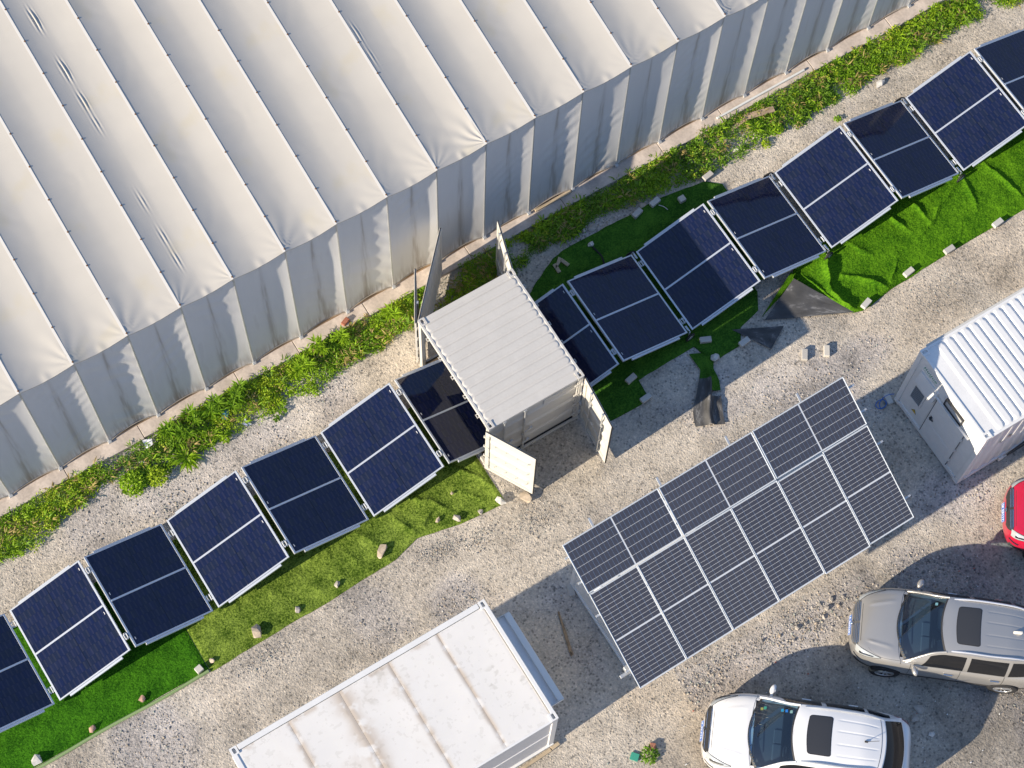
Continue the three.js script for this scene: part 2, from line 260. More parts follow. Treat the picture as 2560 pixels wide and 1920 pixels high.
// pressed roof sheet: raised ribs with round ends. along = 'x' or 'z'
function ribbedSheet(lx, lz, y, ribs, along, half, rise, w0, w1, nx, nz) {
  return surf((a, b) => {
    const x = (a - 0.5) * lx, z = (b - 0.5) * lz, p = along === 'x' ? x : z, q = along === 'x' ? z : x; let h = 0;
    for (const c of ribs) { const dq = q - c; if (Math.abs(dq) > w1) continue; const dp = Math.max(0, Math.abs(p) - (half - w0)), d = Math.hypot(dq, dp); h = Math.max(h, 1 - sstep(w0, w1, d)); }
    return [x, y + rise * h + 0.004 * (fbm(x * 1.1 + 30, z * 1.1 + 30, 19, 2) - 0.5), z];
  }, nx, nz, (a, b) => [(a - 0.5) * lx, (b - 0.5) * lz]);
}
// a door leaf, hinge at the origin, reaching along +x; ribs pressed towards face s (+1/-1)
function leaf(parent, w, h, face, mat, bars, hooks) {
  const d = part('door', parent), t = 0.045, N = 3;
  const prof = (y) => { let k = 0; for (let i = 0; i < N; i++) { const c = 0.34 + (h - 0.55) * (i + 0.5) / N - 0.02; k = Math.max(k, 1 - sstep(0.05, 0.11, Math.abs(y - c))); } return k; };
  const sheet = (o) => surf((a, b) => { const x = 0.1 + (w - 0.2) * a, y = 0.1 + (h - 0.2) * b, e = sstep(0, 0.06, a) * sstep(0, 0.06, 1 - a); return [x, y, o + 0.034 * face * prof(y) * e - face * 0.012]; }, 24, 60, (a, b) => [w * a, h * b]);
  mesh('panel', sheet(0), mat, d);
  mesh('frame', M(bx(w, 0.1, t, w / 2, 0.05, 0, 0.006), bx(w, 0.1, t, w / 2, h - 0.05, 0, 0.006), bx(0.1, h - 0.2, t, 0.05, h / 2, 0, 0.006), bx(0.1, h - 0.2, t, w - 0.05, h / 2, 0, 0.006)), mat, d);
  mesh('gasket', M(bx(w + 0.02, 0.012, 0.02, w / 2, h + 0.006, 0), bx(0.014, h, 0.03, w + 0.007, h / 2, 0)), rubber, d);
  for (let i = 0; i < 4; i++) mesh('hinge', M(bx(0.13, 0.05, 0.014, 0.03, h * (0.12 + 0.25 * i), face * 0.032, 0.004), cyl(0.016, 0.08, -0.025, h * (0.12 + 0.25 * i), face * 0.02)), mat, d);
  for (const bxp of bars) {
    const b = mesh('lock_bar', M(cyl(0.017, h + 0.06, bxp, h / 2, face * 0.055), bx(0.06, 0.07, 0.05, bxp, 0.04, face * 0.045, 0.006), bx(0.06, 0.07, 0.05, bxp, h - 0.04, face * 0.045, 0.006), bx(0.08, 0.05, 0.03, bxp, h * 0.34, face * 0.045, 0.005), bx(0.08, 0.05, 0.03, bxp, h * 0.7, face * 0.045, 0.005)), galv, d);
    mesh('handle', M(bar([bxp, h * 0.42, face * 0.07], [bxp - 0.34, h * 0.40, face * 0.075], 0.011), bx(0.07, 0.05, 0.04, bxp - 0.34, h * 0.40, face * 0.06, 0.006)), galv, d);
  }
  if (hooks) { const l = []; for (let r = 0; r < 3; r++) for (let c = 0; c < 4; c++) { const x = 0.26 + 0.27 * c, y = h * (0.2 + 0.28 * r); l.push(bx(0.012, 0.085, 0.012, x, y, face * 0.03), bx(0.05, 0.012, 0.012, x + 0.025, y + 0.04, face * 0.03)); } mesh('hooks', M(l), galv, d); }
  return d;
}
function place(o, x, y, z, tx, tz) { o.position.set(x, y, z); o.rotation.y = Math.atan2(-(tz - z), tx - x); return o; }
{
  const C = thing('shipping_container', 'small grey steel container with doors swung open and panels running through it', 'container', [-0.36, 0, 0]);
  const hx = 1.219, hz = 1.495, H = 2.591, m = steelGrey;
  for (const sx of [-1, 1]) for (const sz of [-1, 1]) {
    for (const y of [0.02, H - 0.098]) { const c = mesh('corner_casting', castG, m, C); c.position.set(sx * (hx - 0.081), y, sz * (hz - 0.089)); }
    mesh('corner_post', M(bx(0.09, H - 0.236, 0.11, sx * (hx - 0.055), H / 2, sz * (hz - 0.065), 0.008), bx(0.03, H - 0.236, 0.05, sx * (hx - 0.125), H / 2, sz * (hz - 0.05), 0.006)), m, C);
  }
  for (const s of [-1, 1]) {
    mesh('side_rail', bx(0.06, 0.11, 2 * hz - 0.356, s * (hx - 0.034), H - 0.068, 0, 0.01), m, C);
    mesh('sill', bx(0.08, 0.13, 2 * hz - 0.356, s * (hx - 0.045), 0.075, 0, 0.008), m, C);
    mesh('end_rail', bx(2 * hx - 0.324, 0.1, 0.06, 0, H - 0.072, s * (hz - 0.04), 0.01), m, C);
    mesh('end_sill', bx(2 * hx - 0.324, 0.12, 0.07, 0, 0.075, s * (hz - 0.04), 0.008), m, C);
    const l = []; for (let i = 0; i < 5; i++) { const z = -1.05 + 0.52 * i; l.push(bx(0.05, 0.022, 0.022, s * (hx + 0.02), H - 0.09, z), bx(0.05, 0.022, 0.022, s * (hx + 0.02), H - 0.09, z + 0.07), bx(0.012, 0.022, 0.1, s * (hx + 0.042), H - 0.09, z + 0.035)); }
    mesh('lashing_rings', M(l), m, C);
  }
  const ribs = []; for (let i = 0; i < 12; i++) ribs.push(-1.21 + i * 0.2185);
  mesh('roof', ribbedSheet(2 * hx - 0.02, 2 * hz - 0.2, H - 0.026, ribs, 'x', hx - 0.09, 0.024, 0.062, 0.10, 110, 190), m, C);
  mesh('roof_strip', M(bx(2 * hx - 0.34, 0.02, 0.12, 0, H - 0.03, hz - 0.075, 0.004), bx(2 * hx - 0.34, 0.02, 0.12, 0, H - 0.03, -hz + 0.075, 0.004)), m, C);
  mesh('floor', bx(2 * hx - 0.14, 0.04, 2 * hz - 0.12, 0, 0.12, 0), ply, C);
  mesh('unseen_bulkhead', M(bx(0.05, 1.5, 2 * hz - 0.3, 0.1, 1.72, 0), bx(0.5, 1.1, 1.5, -0.2, 1.85, 0.1, 0.02)), std([0.22, 0.23, 0.24], 0.7), C);  // unseen wall and cabinet, inferred and added to keep sun off the panel beyond
  // closed end wall towards the yard: two pressed doors with bars
  const e = part('end_door', C), zE = hz - 0.075, hp = H - 0.30;
  const ew = (x0, w) => surf((a, b) => { const y = 0.15 + hp * b; let k = 0; for (const c of [0.62, 1.28, 1.94]) k = Math.max(k, 1 - sstep(0.05, 0.12, Math.abs(y - c))); return [x0 + w * a, y, zE + 0.03 * k * sstep(0, 0.06, a) * sstep(0, 0.06, 1 - a)]; }, 20, 70, (a, b) => [w * a, hp * b]);
  mesh('panel', ew(-hx + 0.11, 0.86), m, e); mesh('panel', ew(-hx + 0.99, 2 * hx - 1.10), m, e);
  mesh('gasket', M(bx(2 * hx - 0.22, 0.03, 0.03, 0, 0.16, zE + 0.02), bx(2 * hx - 0.22, 0.03, 0.03, 0, H - 0.135, zE + 0.02), bx(0.025, hp, 0.03, hx - 0.12, H / 2, zE + 0.015), bx(0.02, hp, 0.02, -hx + 0.98, H / 2, zE + 0.01)), rubber, e);
  for (const x of [-hx + 0.42, -hx + 0.94]) mesh('lock_bar', M(cyl(0.02, hp + 0.06, x, H / 2, zE + 0.065), bx(0.08, 0.08, 0.06, x, H - 0.14, zE + 0.05, 0.008), bx(0.08, 0.08, 0.06, x, 0.17, zE + 0.05, 0.008), bx(0.09, 0.05, 0.04, x, 1.0, zE + 0.05, 0.006)), galv, e);
  for (const [x, y] of [[-hx + 0.62, 1.05], [-hx + 1.12, 1.2], [-hx + 1.06, 0.55]]) mesh('handle', M(bx(0.08, 0.06, 0.05, x, y, zE + 0.06, 0.01), bar([x, y, zE + 0.08], [x - 0.16, y - 0.02, zE + 0.08], 0.012)), galv, e);
  mesh('name_plate', M(bx(0.72, 0.26, 0.012, hx - 0.62, H - 0.42, zE + 0.012, 0.004), bx(0.74, 0.012, 0.02, hx - 0.62, H - 0.285, zE + 0.012), bx(0.012, 0.26, 0.02, hx - 0.985, H - 0.42, zE + 0.012)), m, e);
  for (let i = 0; i < 4; i++) mesh('hinge', M(bx(0.16, 0.06, 0.03, hx - 0.13, 0.42 + i * 0.58, zE + 0.05, 0.006), cyl(0.02, 0.1, hx - 0.04, 0.42 + i * 0.58, zE + 0.08)), m, e);
  // open leaves (positions are relative to the container's middle)
  place(leaf(C, 1.24, 2.30, 1, steelCream, [], true), -1.25, 0.12, 1.44, -0.66, 2.52);
  place(leaf(C, 1.26, 2.30, 1, steelCream, [0.38, 0.92], false), 1.25, 0.12, 1.50, 1.13, 2.77);
  place(leaf(C, 1.26, 2.30, -1, steelCream, [0.45, 0.95], false), 1.24, 0.12, -1.50, 1.60, -2.72);
  place(leaf(C, 1.30, 2.30, 1, steelGrey, [0.5], false), -1.25, 0.12, -1.53, -0.57, -2.69);
  place(leaf(C, 2.32, 2.30, -1, steelGrey, [], false), -1.18, 0.12, -1.52, 0.42, -3.24);
}
// green/black lettering printed on steel
{
  // white equipment container with a door in its end
  const Lx = 6.058, hx = Lx / 2, hz = 1.219, H = 2.896, Y0 = 0.05;
  const C = thing('equipment_container', 'white steel equipment container with ribbed roof, end door and green lettering', 'container', [7.3 + hx, Y0, 6.08]), m = steelWhite;
  for (const sx of [-1, 1]) for (const sz of [-1, 1]) {
    for (const y of [0.02, H - 0.1]) { const c = mesh('corner_casting', castG, m, C); c.position.set(sx * (hx - 0.081), y, sz * (hz - 0.089)); c.rotation.y = Math.PI / 2; }
    mesh('corner_post', bx(0.10, H - 0.236, 0.12, sx * (hx - 0.055), H / 2, sz * (hz - 0.065), 0.012), m, C);
  }
  for (const s of [-1, 1]) {
    mesh('side_rail', bx(Lx - 0.356, 0.1, 0.06, 0, H - 0.075, s * (hz - 0.034), 0.01), m, C);
    mesh('sill', bx(Lx - 0.356, 0.15, 0.06, 0, 0.085, s * (hz - 0.034), 0.01), m, C);
    mesh('end_rail', bx(0.06, 0.11, 2 * hz - 0.324, s * (hx - 0.036), H - 0.078, 0, 0.01), m, C);
    mesh('end_sill', bx(0.06, 0.15, 2 * hz - 0.324, s * (hx - 0.036), 0.085, 0, 0.01), m, C);
    const sw = surf((a, b) => { const x = -hx + 0.11 + (Lx - 0.22) * a, p = ((x + 100) % 0.29) / 0.29, k = sstep(0.05, 0.22, p) * (1 - sstep(0.5, 0.67, p)); return [x, 0.15 + (H - 0.27) * b, s * (hz - 0.062 + 0.036 * k)]; }, 420, 1, (a, b) => [Lx * a, H * b]);
    mesh('side_wall', sw, m, C);
  }
  const ribs = []; for (let u = 0.47; u < Lx - 0.3; u += 0.222) ribs.push(-hx + u);
  mesh('roof', ribbedSheet(Lx - 0.1, 2 * hz - 0.06, H - 0.045, ribs, 'z', hz - 0.10, 0.032, 0.068, 0.104, 420, 60), m, C);
  // front end wall
  const xF = -hx + 0.02, f = part('front_wall', C);
  mesh('sheet', bx(0.03, H - 0.28, 2 * hz - 0.2, xF + 0.03, H / 2 + 0.02, 0), m, f);
  const door = part('door', C), dz = 0.23, dw = 0.97, dh = 1.86;     // door middle 6.31
  mesh('panel', M(bx(0.03, dh, dw, xF - 0.002, 0.16 + dh / 2, dz, 0.006), bx(0.016, 0.62, 0.72, xF - 0.016, 0.55, dz, 0.008), bx(0.012, 0.5, 0.66, xF - 0.014, 1.45, dz, 0.006)), m, door);
  mesh('gasket', M(bx(0.012, dh + 0.02, 0.014, xF - 0.008, 0.16 + dh / 2, dz - dw / 2 - 0.009), bx(0.012, dh + 0.02, 0.012, xF - 0.008, 0.16 + dh / 2, dz + dw / 2 + 0.009), bx(0.012, 0.012, dw, xF - 0.008, 0.16 + dh + 0.008, dz)), darkSteel, door);
  mesh('handle', M(bx(0.02, 0.2, 0.055, xF - 0.025, 1.12, dz - dw / 2 + 0.09, 0.006), bx(0.03, 0.03, 0.13, xF - 0.05, 1.15, dz - dw / 2 + 0.12, 0.008)), darkSteel, door);
  for (const y of [0.5, 1.1, 1.75]) mesh('hinge', cyl(0.014, 0.12, xF - 0.02, y, dz + dw / 2 + 0.02), m, door);
  const win = part('window', C);
  mesh('frame', M(bx(0.05, 0.03, 0.62, xF - 0.02, 2.49, 0.225, 0.004), bx(0.05, 0.03, 0.62, xF - 0.02, 2.22, 0.225, 0.004), bx(0.05, 0.24, 0.03, xF - 0.02, 2.355, -0.07, 0.004), bx(0.05, 0.24, 0.03, xF - 0.02, 2.355, 0.52, 0.004)), plastic, win);
  mesh('pane', bx(0.012, 0.25, 0.58, xF - 0.012, 2.355, 0.225), phy([0.5, 0.51, 0.52], 0.1, { clearcoat: 0.6 }), win);
  mesh('drip_edge', bx(0.06, 0.02, 1.2, xF - 0.03, 2.12, 0.26, 0.004), m, C);
  const lv = part('louvre', C); mesh('frame', M(bx(0.03, 0.03, 0.36, xF - 0.01, 1.6, -0.725), bx(0.03, 0.03, 0.36, xF - 0.01, 0.9, -0.725), bx(0.03, 0.7, 0.03, xF - 0.01, 1.25, -0.9), bx(0.03, 0.7, 0.03, xF - 0.01, 1.25, -0.55)), m, lv);
  for (let i = 0; i < 9; i++) { const g = bx(0.006, 0.075, 0.33); g.rotateZ(0.6); g.translate(xF - 0.012, 0.955 + i * 0.073, -0.725); mesh('slat', g, std([0.42, 0.43, 0.44], 0.5), lv); }
  // rain hood: slanted box
  { const s = new THREE.Shape(); s.moveTo(0, 0); s.lineTo(0, 0.52); s.lineTo(0.02, 0.52); s.lineTo(0.085, 0.1); s.lineTo(0.085, 0); const g = new THREE.ExtrudeGeometry(s, { depth: 0.62, bevelEnabled: true, bevelSize: 0.008, bevelThickness: 0.008, bevelSegments: 1 }); g.rotateY(Math.PI); g.translate(xF + 0.01, 1.72, -0.32); mesh('vent_hood', metreUV(g), m, C); }
  const warn = canvasTex(128, 128, (c) => { c.fillStyle = '#e9c400'; c.fillRect(0, 0, 128, 128); c.strokeStyle = '#111'; c.lineWidth = 9; c.beginPath(); c.moveTo(64, 14); c.lineTo(118, 114); c.lineTo(10, 114); c.closePath(); c.stroke(); c.fillStyle = '#111'; c.beginPath(); c.moveTo(70, 40); c.lineTo(48, 76); c.lineTo(63, 76); c.lineTo(54, 104); c.lineTo(82, 66); c.lineTo(66, 66); c.lineTo(78, 40); c.fill(); });
  { const s = new THREE.Shape(); s.moveTo(-0.09, 0); s.lineTo(0.09, 0); s.lineTo(0, 0.155); const g = new THREE.ShapeGeometry(s); const p = g.attributes.position, uv = []; for (let i = 0; i < p.count; i++) uv.push(p.getX(i) / 0.18 + 0.5, p.getY(i) / 0.155 * 0.86 + 0.1); g.setAttribute('uv', new THREE.Float32BufferAttribute(uv, 2)); g.rotateY(-Math.PI / 2); g.translate(xF + 0.012, 0.42, -0.63); mesh('warning_sign', g, std([1, 1, 1], 0.5, { map: warn }), C); }
  // lettering, printed on thin film
  const film = (name, w, h, px, py, pz, ry, draw, cw = 512, ch = 128) => { const g = new THREE.PlaneGeometry(w, h); g.rotateY(ry); g.translate(px, py, pz); return mesh(name, g, std([1, 1, 1], 0.45, { map: canvasTex(cw, ch, draw) }), C); };
  const bg = '#e9e9e8';
  film('logo', 0.62, 0.30, xF + 0.008, 2.44, -0.665, -Math.PI / 2, (c, w, h) => { c.fillStyle = bg; c.fillRect(0, 0, w, h); c.fillStyle = '#12875c'; c.font = 'italic bold 120px sans-serif'; c.fillText('HuiJue', 20, 130); c.strokeStyle = '#12875c'; c.lineWidth = 8; c.beginPath(); c.moveTo(12, 160); c.quadraticCurveTo(120, 205, 250, 165); c.stroke(); c.font = '44px sans-serif'; c.fillStyle = '#4b6d62'; c.fillText('GROUP', 290, 195); }, 512, 248);
  for (const [u, y, w, h, t, cc] of [[2.25, 2.15, 0.9, 0.34, 'HuiJue', '#12875c'], [1.25, 2.3, 0.5, 0.3, 'HJ', '#12875c'], [0.7, 1.62, 0.5, 0.16, 'GROUP', '#3c4441'], [1.5, 1.5, 0.6, 0.14, 'BATTERY ENERGY', '#3c4441']])
    film('lettering', w, h, -hx + 0.3 + u, y, hz - 0.0235, 0, (c, W2, H2) => { c.fillStyle = bg; c.fillRect(0, 0, W2, H2); c.fillStyle = cc; c.font = `bold ${Math.floor(H2 * 0.72)}px sans-serif`; c.fillText(t, 10, H2 * 0.76, W2 - 20); });
  mesh('lifting_lug', M(bx(0.12, 0.16, 0.05, -hx + 1.2, 0.1, hz + 0.03, 0.01), cyl(0.02, 0.1, -hx + 1.32, 0.1, hz + 0.03, 'x')), m, C);
  mesh('ladder', M(bar([-hx + 1.35, 0.25, hz + 0.05], [-hx + 2.3, 0.9, hz + 0.05], 0.02), bar([-hx + 1.35, 0.15, hz + 0.05], [-hx + 2.5, 0.15, hz + 0.05], 0.02)), darkSteel, C);
  mesh('gutter', bx(Lx - 0.2, 0.03, 0.05, 0.1, H - 0.06, -hz - 0.02, 0.008), steelCream, C);
}
{
  // white container that carries the tilted array
  const Lx = 6.058, hx = Lx / 2, hz = 1.219, H = 2.55;
  const C = thing('base_container', 'plain white container standing underneath the tilted solar array', 'container', [-1.41 + hx, 0, 5.93]), m = steelWhite;
  for (const sx of [-1, 1]) for (const sz of [-1, 1]) {
    for (const y of [0.02, H - 0.1]) { const c = mesh('corner_casting', castG, m, C); c.position.set(sx * (hx - 0.081), y, sz * (hz - 0.089)); }
    mesh('corner_post', bx(0.1, H - 0.236, 0.12, sx * (hx - 0.055), H / 2, sz * (hz - 0.065), 0.012), m, C);
  }
  for (const s of [-1, 1]) { mesh('end_wall', M(bx(0.03, H - 0.2, 2 * hz - 0.2, s * (hx - 0.05), H / 2, 0), bx(0.05, 0.12, 2 * hz - 0.324, s * (hx - 0.03), 0.09, 0, 0.008), bx(0.05, 0.1, 2 * hz - 0.324, s * (hx - 0.03), H - 0.07, 0, 0.008)), m, C); mesh('side_wall', surf((a, b) => { const x = -hx + 0.1 + (Lx - 0.2) * a, p = ((x + 100) % 0.29) / 0.29; return [x, 0.05 + (H - 0.1) * b, s * (hz - 0.055 + 0.036 * sstep(0.05, 0.22, p) * (1 - sstep(0.5, 0.67, p)))]; }, 200, 1, (a, b) => [a * Lx, b * H]), m, C); }
  mesh('roof', bx(Lx - 0.1, 0.02, 2 * hz - 0.06, 0, H - 0.04, 0), m, C);
  mesh('bolt_plate', bx(0.02, 0.1, 0.28, -hx - 0.012, H - 0.25, -0.55, 0.004), galv, C);
}
{
  // flat-roofed site cabin, 6 x 2.95 m, dusty roof in four trays
  const Lx = 6.02, Lz = 2.92, hx = Lx / 2, hz = Lz / 2, H = 2.58;
  const C = thing('site_cabin', 'dusty white flat-roofed site cabin with a small awning on its end', 'cabin', [-3.6 - hx, 0, 4.62 + hz]);
  const dust = tex(1024, 512, (u, v) => {
    const x = (u - 0.5) * Lx, z = (v - 0.5) * Lz, f = fbm(u * 9, v * 5, 201, 5), g = fbm(u * 30, v * 16, 203, 4), s = fbm(u * 70, v * 36, 205, 3);
    const fromR = hx - x; let d = 0;
    for (const [c, w] of [[1.22, 0.05], [2.38, 0.06], [3.54, 0.17], [4.72, 0.07]]) { const q = (fromR - c - 0.05 * (fbm(v * 7, c, 207, 3) - 0.5)); const wv = w * (0.6 + 1.0 * fbm(v * 9 + c, 3, 209, 3)); d = Math.max(d, Math.exp(-((q / wv) ** 2)) * sstep(0.2, 0.5, g), Math.exp(-(((q - 0.12) / (wv * 3.6)) ** 2)) * 0.3 * sstep(0.4, 0.7, f) * sstep(0.3, 0.6, g)); }
    d = Math.max(d, Math.exp(-(((z + hz - 0.16) / 0.06) ** 2)) * sstep(0.4, 0.6, g) * sstep(0.35, 0.55, fbm(u * 14, 2, 211, 3)) * sstep(1.0, 1.3, fromR) * 0.75);
    const mould = sstep(0.62, 0.72, g) * sstep(0.55, 0.7, f) * 0.45 + (s > 0.70 ? 0.22 : 0), k = 0.79 + 0.03 * (g - 0.5);
    return [lerp(k, 0.56, d) * (1 - 0.35 * mould), lerp(k * 0.97, 0.48, d) * (1 - 0.36 * mould), lerp(k * 0.92, 0.395, d) * (1 - 0.40 * mould)];
  });
  const roofM = std([1, 1, 1], 0.55, { map: dust }), m = steelWhite;
  const edges = [hx, hx - 1.22, hx - 2.38, hx - 3.54, hx - 4.72, -hx];
  for (let i = 0; i < 5; i++) {
    const a = edges[i + 1] + (i < 4 ? 0.0015 : 0.10), b = edges[i] - (i ? 0.0015 : 0.12);
    const tray = surf((s, t) => { const x = lerp(a, b, s), z = lerp(-hz + 0.13, hz - 0.04, t), e = sstep(0, 0.05, s) * sstep(0, 0.05, 1 - s) * sstep(0, 0.02, t) * sstep(0, 0.02, 1 - t); return [x, H - 0.028 + 0.005 * e - 0.008 * Math.sin(Math.PI * s) * Math.sin(Math.PI * t) + 0.004 * (fbm(x * 2 + 9, z * 2 + 9, 213, 2) - 0.5), z]; }, 40, 60, (s, t) => [lerp(a, b, s) / Lx + 0.5, lerp(-hz + 0.13, hz - 0.04, t) / Lz + 0.5]);
    mesh('roof_panel', tray, roofM, C);
  }
  mesh('roof_edge', M(bx(Lx - 0.36, 0.10, 0.12, 0, H - 0.055, -hz + 0.06, 0.012), bx(0.1, 0.12, Lz - 0.34, hx - 0.05, H - 0.06, 0, 0.012), bx(0.12, 0.10, Lz - 0.34, -hx + 0.05, H - 0.055, 0, 0.012), bx(Lx - 0.3, 0.09, 0.05, 0, H - 0.066, hz - 0.02, 0.012)), m, C);
  mesh('roof_gutter_lip', bx(0.012, 0.02, Lz - 0.4, hx - 0.115, H - 0.012, 0), std([0.45, 0.42, 0.38], 0.6), C);
  for (const sx of [-1, 1]) for (const sz of [-1, 1]) { const c = mesh('corner_casting', castG, m, C); c.position.set(sx * (hx - 0.085), H - 0.098, sz * (hz - 0.089)); mesh('corner_post', bx(0.14, H - 0.12, 0.14, sx * (hx - 0.075), H / 2 - 0.06, sz * (hz - 0.075), 0.012), m, C); }
  const wallM = std([0.72, 0.72, 0.73], 0.5, { map: speck });
  for (const s of [-1, 1]) { mesh('side_wall', M(bx(Lx - 0.28, H - 0.3, 0.05, 0, H / 2, s * (hz - 0.06)), bx(Lx - 0.28, 0.03, 0.03, 0, 1.25, s * (hz - 0.03), 0.008)), wallM, C); mesh('end_wall', bx(0.05, H - 0.3, Lz - 0.28, s * (hx - 0.06), H / 2, 0), wallM, C); mesh('base_beam', bx(Lx - 0.02, 0.12, 0.12, 0, 0.07, s * (hz - 0.04), 0.01), m, C); mesh('end_beam', bx(0.12, 0.12, Lz - 0.26, s * (hx - 0.04), 0.07, 0, 0.01), m, C); }
  const lett = canvasTex(256, 64, (c, w, h) => { c.fillStyle = '#d9d8d8'; c.fillRect(0, 0, w, h); c.fillStyle = '#3a3a3c'; c.font = 'bold 46px sans-serif'; c.fillText('.com', 60, 46); });
  { const g = new THREE.PlaneGeometry(0.5, 0.13); g.translate(hx - 2.05, 0.95, hz - 0.03); mesh('lettering', g, std([1, 1, 1], 0.5, { map: lett }), C); }
  // awning tray on the end
  const aw = part('awning', C), z0 = -1.04, z1 = 1.10, zc = (z0 + z1) / 2, w = z1 - z0, blue = std([0.82, 0.85, 0.88], 0.4, { map: speck });
  mesh('tray', surf((a, b) => [hx + 0.0 + 0.30 * a, 2.18 - 0.10 * Math.sin(a * 1.9), z0 + w * b], 10, 20, (a, b) => [a * 0.3, b * w]), blue, aw);
  mesh('lip', M(bx(0.13, 0.012, w, hx + 0.30, 2.165, zc, 0.004), bx(0.02, 0.09, w, hx + 0.36, 2.12, zc, 0.004)), std([0.78, 0.78, 0.75], 0.5), aw);
  mesh('cheek', M(bx(0.36, 0.12, 0.012, hx + 0.18, 2.13, z0 - 0.006), bx(0.36, 0.12, 0.012, hx + 0.18, 2.13, z1 + 0.006)), std([0.62, 0.64, 0.64], 0.5), aw);
}

// ------------------------------------------------------------------ folding panel row
const cellTex = tex(1024, 512, (u, v) => {
  // shingled cells: 2 blocks along u, 6 strings across v, fine bus bars
  const U = u * 2, V = v * 6, fu = U % 1, fv = V % 1, su = (U * 8) % 1, id = hash2(Math.floor(U * 8), Math.floor(V), 3), id2 = hash2(Math.floor(U * 8), Math.floor(V), 4);
  let r = 0.0055 + 0.005 * id, g = 0.0105 + 0.005 * id, b = 0.036 + 0.012 * id2; const off = ((Math.floor(V) % 2) * 0.5 + U * 8) % 1;
  const band = Math.exp(-(((off - 0.3) / 0.16) ** 2)) * 0.65; r += 0.017 * band; g += 0.015 * band; b += 0.012 * band;
  if (fv < 0.035 || su < 0.045) { r *= 0.55; g *= 0.6; b *= 0.75; } if (fu < 0.012) { r = 0.004; g = 0.006; b = 0.015; }
  const n = fbm(u * 8, v * 8, 131, 3, 8) - 0.5; return [r * (1 + 0.25 * n), g * (1 + 0.25 * n), b * (1 + 0.2 * n)];
});
const cellSmudge = tex(512, 512, (u, v) => 0.5 + 0.3 * (fbm(u * 6, v * 6, 133, 4, 6) - 0.5) + (hash2(u * 512, v * 512, 8) > 0.9985 ? 0.4 : 0), false);
const pv = phy([1, 1, 1], 0.32, { map: cellTex, roughnessMap: cellSmudge, clearcoat: 1, clearcoatRoughness: 0.04, specularIntensity: 0.0 });
const frameM = std([0.62, 0.66, 0.72], 0.35, { metalness: 0.5 });
const wheelRim = std([0.55, 0.55, 0.55], 0.45, { metalness: 0.4 });
const LOW = 0.32, HIGH = 0.93, HW = 1.172, RA = 0.0117, rowZ = (x) => -0.0095 - RA * x;
function tyre(r, w, n = 20) { const g = new THREE.TorusGeometry(r - w * 0.42, w * 0.5, 8, n); g.scale(1, 1, 0.9); return g; }
